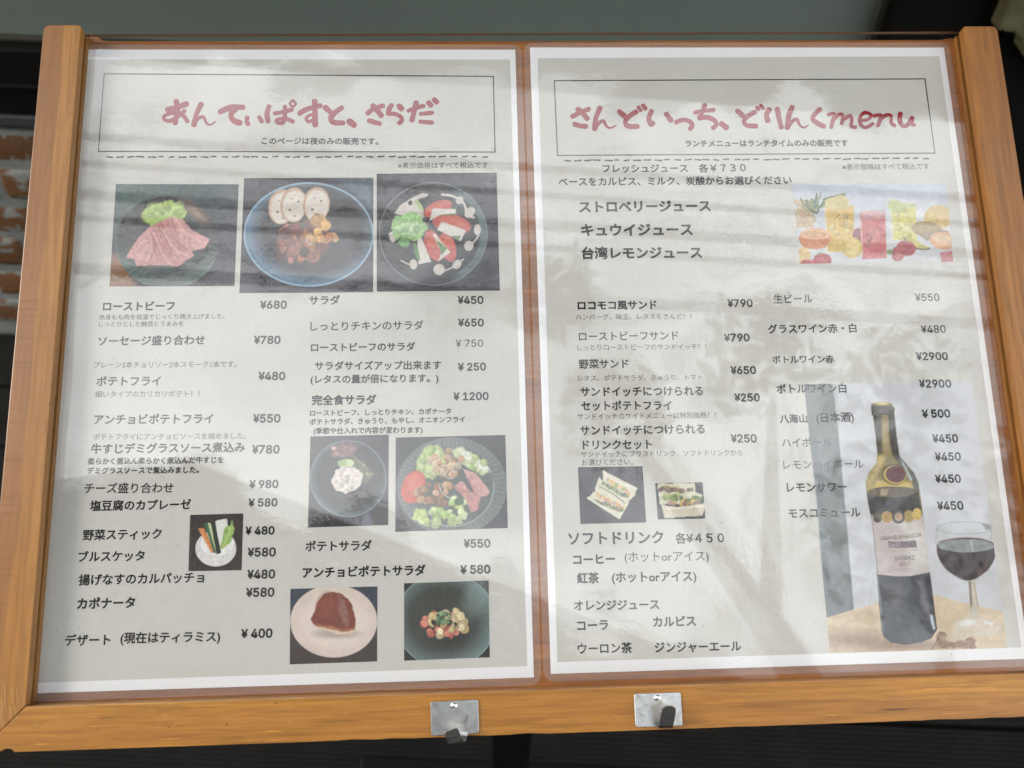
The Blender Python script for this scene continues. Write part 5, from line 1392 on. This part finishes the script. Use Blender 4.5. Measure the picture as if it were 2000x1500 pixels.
inb(p.mpoly(mp(W2, [(770, 760), (920, 740), (920, 880), (850, 960), (790, 900)]), 16), (92, 84, 90)); inb(p.mpoly(mp(W2, [(1060, 700), (1100, 720), (1170, 950), (1160, 1060), (1080, 900)]), 8), (112, 104, 112))
inb(p.mpoly(mp(W2, [(1120, 670), (1165, 640), (1200, 930), (1160, 860)]), 4), (44, 46, 54)); inb(p.mpoly(mp(W2, [(1165, 1000), (1190, 1005), (1215, 1130), (1195, 1140), (1170, 1060)]), 3), (206, 216, 222)); inb(p.mpoly(mp(W2, [(690, 650), (705, 650), (755, 1150), (735, 1140)]), 3), (120, 124, 130))
p.poly(mp(W2, [(790, 355), (1040, 345), (1050, 405), (800, 412)]), (142, 130, 138), 2, 2, .3, 3)
for k, (yy, x0, x1) in enumerate(((330, 850, 970), (432, 800, 1060), (595, 830, 1000), (618, 740, 1040))): p.line(mp(W2, [(x0, yy + 8), ((x0 + x1) / 2, yy + 3), (x1, yy - 6)]), 1.2, (176, 158, 158), 1.4, .8, .8, .4)
# glass of red wine
GX, GY_ = W2((1478, 235))
p.put(p.mpoly(mp(W2, [(1225, 240), (1240, 190), (1330, 178), (1640, 178), (1725, 205), (1752, 360), (1740, 500), (1680, 600), (1550, 690), (1450, 690), (1310, 600), (1235, 480), (1218, 370)]), 2) * .35, (206, 212, 214))
p.ring(GX, W2((0, 232))[1], 55, 12.5, 1.4, (150, 156, 158), 1.2, .8); p.poly(mp(W2, [(1625, 190), (1700, 205), (1715, 230), (1660, 250)]), (150, 152, 150), 3, 1, .2)
WINE = mp(W2, [(1225, 380), (1300, 350), (1480, 320), (1660, 340), (1752, 390), (1740, 500), (1680, 600), (1555, 688), (1450, 690), (1310, 600), (1235, 480)])
WINE = smooth(WINE + WINE[:1], 5)
p.poly(WINE, (52, 36, 36), 1.6, 0, .12, 10); p.ell(*W2((1488, 390)), 57, 13, (142, 152, 150), 0, 1.6, .6, .14); p.line(mp(W2, [(1240, 360), (1330, 335), (1480, 322), (1640, 335), (1740, 385)]), 2, (130, 60, 70), 1.6, 0, .8)
p.line(mp(W2, [(1530, 345), (1545, 440)]), 4, (190, 196, 194), 3, 0, .7); p.poly(mp(W2, [(1630, 590), (1690, 470), (1680, 600), (1560, 685)]), (92, 66, 62), 8); p.line(mp(W2, [(1225, 380), (1240, 485), (1312, 602), (1450, 692)]), 1.6, (150, 110, 104), 1.4, 0, .7)
for ln in ([(1226, 240), (1219, 310), (1220, 385)], [(1732, 215), (1750, 300), (1752, 395)]): p.line(mp(W2, ln), 1.3, (150, 156, 158), 1.2, 0, .8)
p.line(mp(W2, [(1690, 215), (1715, 290), (1700, 330)]), 3.5, (168, 172, 172), 3, .8, .7)
p.poly(mp(W2, [(1505, 700), (1555, 700), (1590, 900), (1600, 1060), (1520, 1060), (1515, 880)]), (206, 196, 176), 1.6); p.poly(mp(W2, [(1508, 705), (1530, 705), (1540, 900), (1525, 950)]), (128, 112, 92), 2); p.line(mp(W2, [(1560, 720), (1590, 930)]), 2, (176, 152, 104), 1.4)
p.ell(*W2((1590, 1110)), 45, 16, (222, 206, 184), 5, 2, 0, .08); p.ring(*W2((1590, 1110)), 45, 16, 2, (206, 206, 196), 1.6, .9, ang=5); p.ell(*W2((1500, 1075)), 14, 6, (232, 232, 226), -10, 4); p.poly(mp(W2, [(1640, 1050), (1730, 1075), (1720, 1095), (1650, 1080)]), (236, 236, 230), 3, 1)
for (x, y, a, b) in ((1265, 1200, 10, 11), (1290, 1260, 12, 9), (1430, 1260, 8, 8), (1530, 1255, 13, 11), (1370, 1270, 10, 5), (1480, 1280, 8, 5)): p.ell(*W2((x, y)), a, b, (158, 122, 98), 20, 2, 2.5, .25, 4)
p.ell(*W2((1440, 1180)), 34, 9, (214, 196, 168), -14, 6, 2); p.line(mp(W2, [(1180, 1310), (1230, 1240), (1250, 1200)]), 1.2, (110, 84, 66), 1.2); p.ell(*W2((1600, 1260)), 9, 6, (226, 200, 160), 0, 4, 2)
p.line(mp(W2, [(670, 690), (640, 800), (630, 900)]), 1, (150, 150, 156), 1.2, 0, .6)
p.build('wine bottle and glass of red wine on a table')
lettering('R', 'GRAND BAROSSA', 1720, 1052, 1800, 1044, .004, .16, 'bottle_label_text')
lettering('R', 'SHIRAZ', 1747, 1091, 1786, 1089, .002, .16, 'bottle_label_text')
lettering('R', '2017', 1757, 1102, 1778, 1100, .0, .25, 'bottle_label_text', mat=M['red'])

# ------------------------------------------------------------------ flaking varnish at the lower left corner and scuffs on the rail
def scuffs():
    t = NT('bare pale wood in the scuffs')
    n = t.noise(t.obj(), 900, 2)
    mat = t.done(t.bsdf(t.mix(n, (.36, .23, .08, 1), (.46, .31, .12, 1)), .6, .2))
    Mx = ROOT.inverted() @ B
    V, F = [], []
    r = random.Random(8)
    S_ = [([(10, 1338), (10, 1375), (13, 1395)], 1.3), ([(24, 1345), (25, 1370), (38, 1395)], 1.1), ([(32, 1340), (34, 1372), (39, 1388)], 1.0), ([(3, 1368), (6, 1400), (10, 1420)], 1.3), ([(19, 1382), (22, 1405), (20, 1412)], 1.4), ([(27, 1378), (31, 1398), (26, 1404)], 1.4), ([(41, 1345), (43, 1365)], .8), ([(0, 1388), (4, 1412), (8, 1424)], 1.2)]
    for k in range(70):
        x = 40 + 960 * r.random() ** 1.3; y = 1392 - .0325 * (x - 60) + r.uniform(-12, 46) - 6
        l = r.uniform(3, 15)
        S_.append(([(x, y), (x + l / 2, y - .4 + r.uniform(-.6, .6)), (x + l, y - .03 * l + r.uniform(-.8, .8))], r.uniform(.45, 1.1)))
    for k, (pts, wd) in enumerate(S_):
        v, f = stroke_poly(pts, wd, wd * .3, 5, .3, k)
        b = len(V)
        V += [Mx @ Vector((*[c * MM for c in bd(q[0], q[1], WF + .02)], (WF + .02 + k * .0008) * MM)) for q in v]
        F += [tuple(b + i for i in g) for g in f]
    tag(pydata('varnish_scuffs', V, F, mat, stand), kind='stuff')
scuffs()
